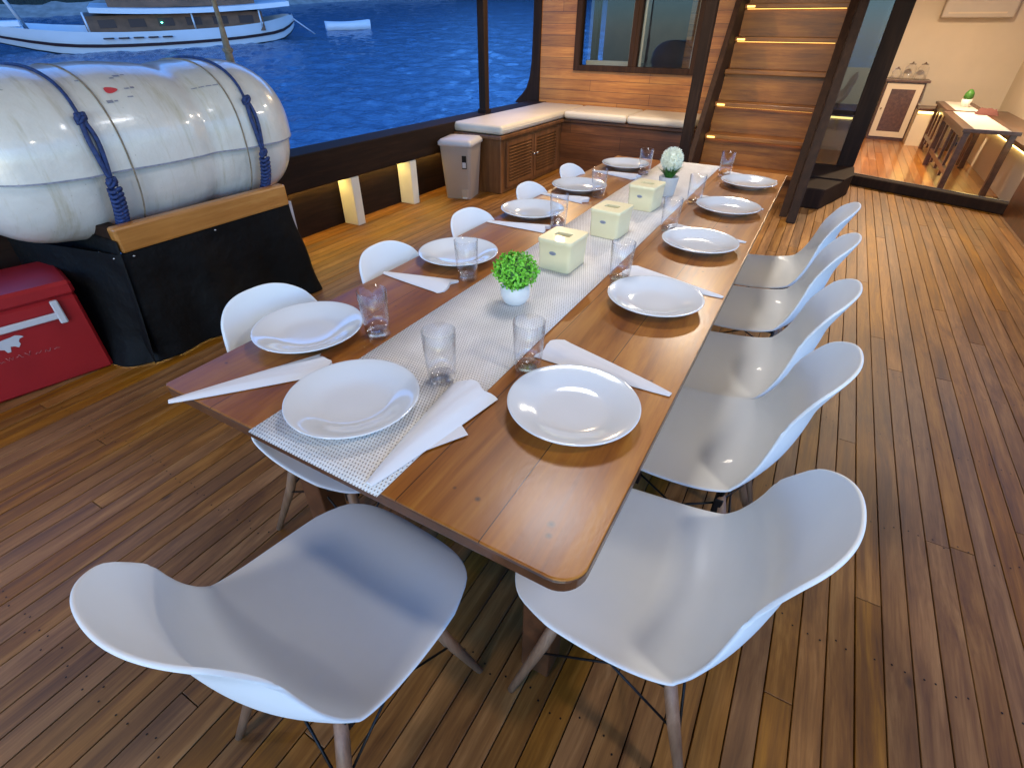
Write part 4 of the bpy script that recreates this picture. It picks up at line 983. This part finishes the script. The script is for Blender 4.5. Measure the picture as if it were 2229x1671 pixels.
# tarpaulin: skirt round the cradle, wider at the floor, with folds
tp = thing('tarpaulin', 'black tarpaulin skirt hanging around the raft cradle', 'tarpaulin', (-1.8, 1.05, 0))
m = MB(); P = []; rr = random.Random(6)
loop = [(-2.2, 1.55)] + [(-1.46, 1.55)] + [(-1.455, .585)] + [(-2.25, .42)]
def lp(t):
    segs = [(loop[i], loop[i + 1]) for i in range(3)]; ls = [math.dist(a, b) for a, b in segs]; tt = t * sum(ls)
    for (a, b), l_ in zip(segs, ls):
        if tt <= l_ + 1e-9: k = tt / l_; return (a[0] * (1 - k) + b[0] * k, a[1] * (1 - k) + b[1] * k)
        tt -= l_
    return loop[-1]
for i in range(15):
    q = i / 14; row = []
    for j in range(91):
        t = j / 90; x, y = lp(t); cx, cy = x + 1.8, y - 1.07
        sp = 1 + .14 * q ** 1.5; fo = .02 * q * math.sin(t * 61 + q) + .034 * q * math.sin(t * 23 + 1 + q * 1.5) + .010 * math.sin(t * 37 + q * 4) * q ** .5 + .012 * math.sin(q * 9 + t * 14) * q
        n2 = math.hypot(cx, cy) + 1e-6
        row.append((cx * (1 + (.03 + .02 * math.sin(t * 9)) * q) + cx / n2 * fo, .02 + cy * sp + cy / n2 * fo, (1 - q) * .572 + .004))
    P.append(row)
m.grid(P); m.build('skirt', M_['tarp'], tp, solid=.002, subsurf=1)
m = MB(); P = []
for i in range(13):
    q = i / 12; P.append([(-.64 + j * .0333, -.455 - .06 * q - .014 * math.sin(j * .8 + q * 2) * q, -.01 + .645 * (1 - q) + q * (.415 + .01 * math.sin(j * 1.1) - (.39 * (j - 16) / 14 if j > 16 else 0))) for j in range(31)])
m.grid(P); m.build('side_flap', M_['tarp'], tp, solid=.002)
m = MB()
for x, y, z in ((-1.452, .64, .555), (-1.452, 1.05, .56), (-1.50, .578, .553), (-1.62, .575, .56)): m.lathe([(0, -.004), (.006, 0), (0, .004)], 8, Matrix.Translation((x + 1.8 + .008, y - 1.05, z)))
m.build('eyelets', M_['grey'], tp)

# ------------------------------------------------------------------ red cooler
co = thing('cooler_box', 'red plastic cooler with a white handle and polar bear emblem', 'cooler', (-1.93, .08, 0), R(-13)); 
m = MB(); m.box(-.19, .19, -.40, .40, .002, .40, b=.012); m.build('body', M_['red'], co)
m = MB(); m.box(-.195, .195, -.405, .405, .402, .47, b=.014); m.build('lid', M_['red'], co)
m = MB()
m.box(.196, .212, -.24, .30, .315, .345, b=.004); m.box(.192, .216, .295, .325, .29, .40, b=.005); m.box(.192, .216, -.27, -.235, .28, .37, b=.005); m.build('handle', M_['grey'], co)
bear = [(-.045, .0), (-.05, .022), (-.035, .036), (-.01, .040), (.012, .042), (.028, .046), (.046, .038), (.052, .030), (.036, .026), (.028, .014), (.030, .002), (.018, -.012), (.008, -.002), (-.006, .002), (-.014, -.022), (-.026, -.022), (-.03, -.006)]
m = MB(); MM = Matrix(((0, 0, 1, .1915), (1, 0, 0, .10), (0, 1, 0, .245), (0, 0, 0, 1))); m.prism(bear, 0, .0012, MM); m.build('polar_bear_emblem', M_['grey'], co)
m = MB(); rr = random.Random(12)
for k in range(9):
    y = -.03 + k * .033; z = .178 + .012 * math.sin(k * .5) + (.012 * k / 9)
    pts = [(.1925, y + j * .006 - .012, z + rr.uniform(-.010, .010) * (1 if 2 < k < 7 else .9)) for j in range(5)]; m.tube(pts, .0011, 4)
m.build('script_lettering', M_['pinkink'], co)

# ------------------------------------------------------------------ hanging rope with block
rp = thing('hanging_rope', 'thick weathered rope with a knot hanging behind the life raft end', 'rope', (-2.25, 1.96, 1.0))
m = MB(); pts = [(.0, .02, -.2), (0, .0, .1), (.005, -.005, .25), (0, .0, .45), (-.01, -.02, .9), (-.02, -.03, 1.4)]; m.tube(pts, [.012, .022, .024, .014, .013, .013], 10); m.build('strand', M_['hemp'], rp)
m = MB()
for z in (.11, .30): m.tube([(.022 * math.cos(t / 6 * PI), .022 * math.sin(t / 6 * PI), z + .008 * math.sin(t / 3 * PI)) for t in range(13)], .011, 8)
m.tube([(.01, 0, .12), (.035, .03, .02), (.05, .06, -.1)], .006, 6); m.build('knot', M_['hemp'], rp)

# ------------------------------------------------------------------ world and light
w = bpy.data.worlds.new('World'); bpy.context.scene.world = w; w.use_nodes = True
nt = w.node_tree; bg = nt.nodes['Background']; sky = nt.nodes.new('ShaderNodeTexSky'); sky.sky_type = 'NISHITA'; sky.sun_disc = False
SUN_E, SUN_A = R(12), R(150)
sky.sun_elevation = SUN_E; sky.sun_rotation = SUN_A; sky.air_density = 1.2; sky.dust_density = .4; sky.ozone_density = 6
mx = nt.nodes.new('ShaderNodeMix'); mx.data_type = 'RGBA'; mx.blend_type = 'MULTIPLY'; mx.inputs[0].default_value = 1
nt.links.new(sky.outputs[0], mx.inputs[6]); mx.inputs[7].default_value = (.60, .84, 1.15, 1)
nt.links.new(mx.outputs[2], bg.inputs['Color']); bg.inputs['Strength'].default_value = .15
sc = bpy.context.scene
sc.view_settings.view_transform = 'Standard'; sc.view_settings.look = 'None'; sc.view_settings.exposure = 2.0; sc.view_settings.gamma = 1
sc.render.engine = 'CYCLES'; sc.cycles.use_denoising = True; sc.cycles.max_bounces = 8; sc.cycles.transparent_max_bounces = 24; sc.cycles.sample_clamp_indirect = 4
sc.cycles.caustics_reflective = False; sc.cycles.caustics_refractive = False
sc.render.resolution_x = 1024; sc.render.resolution_y = 767
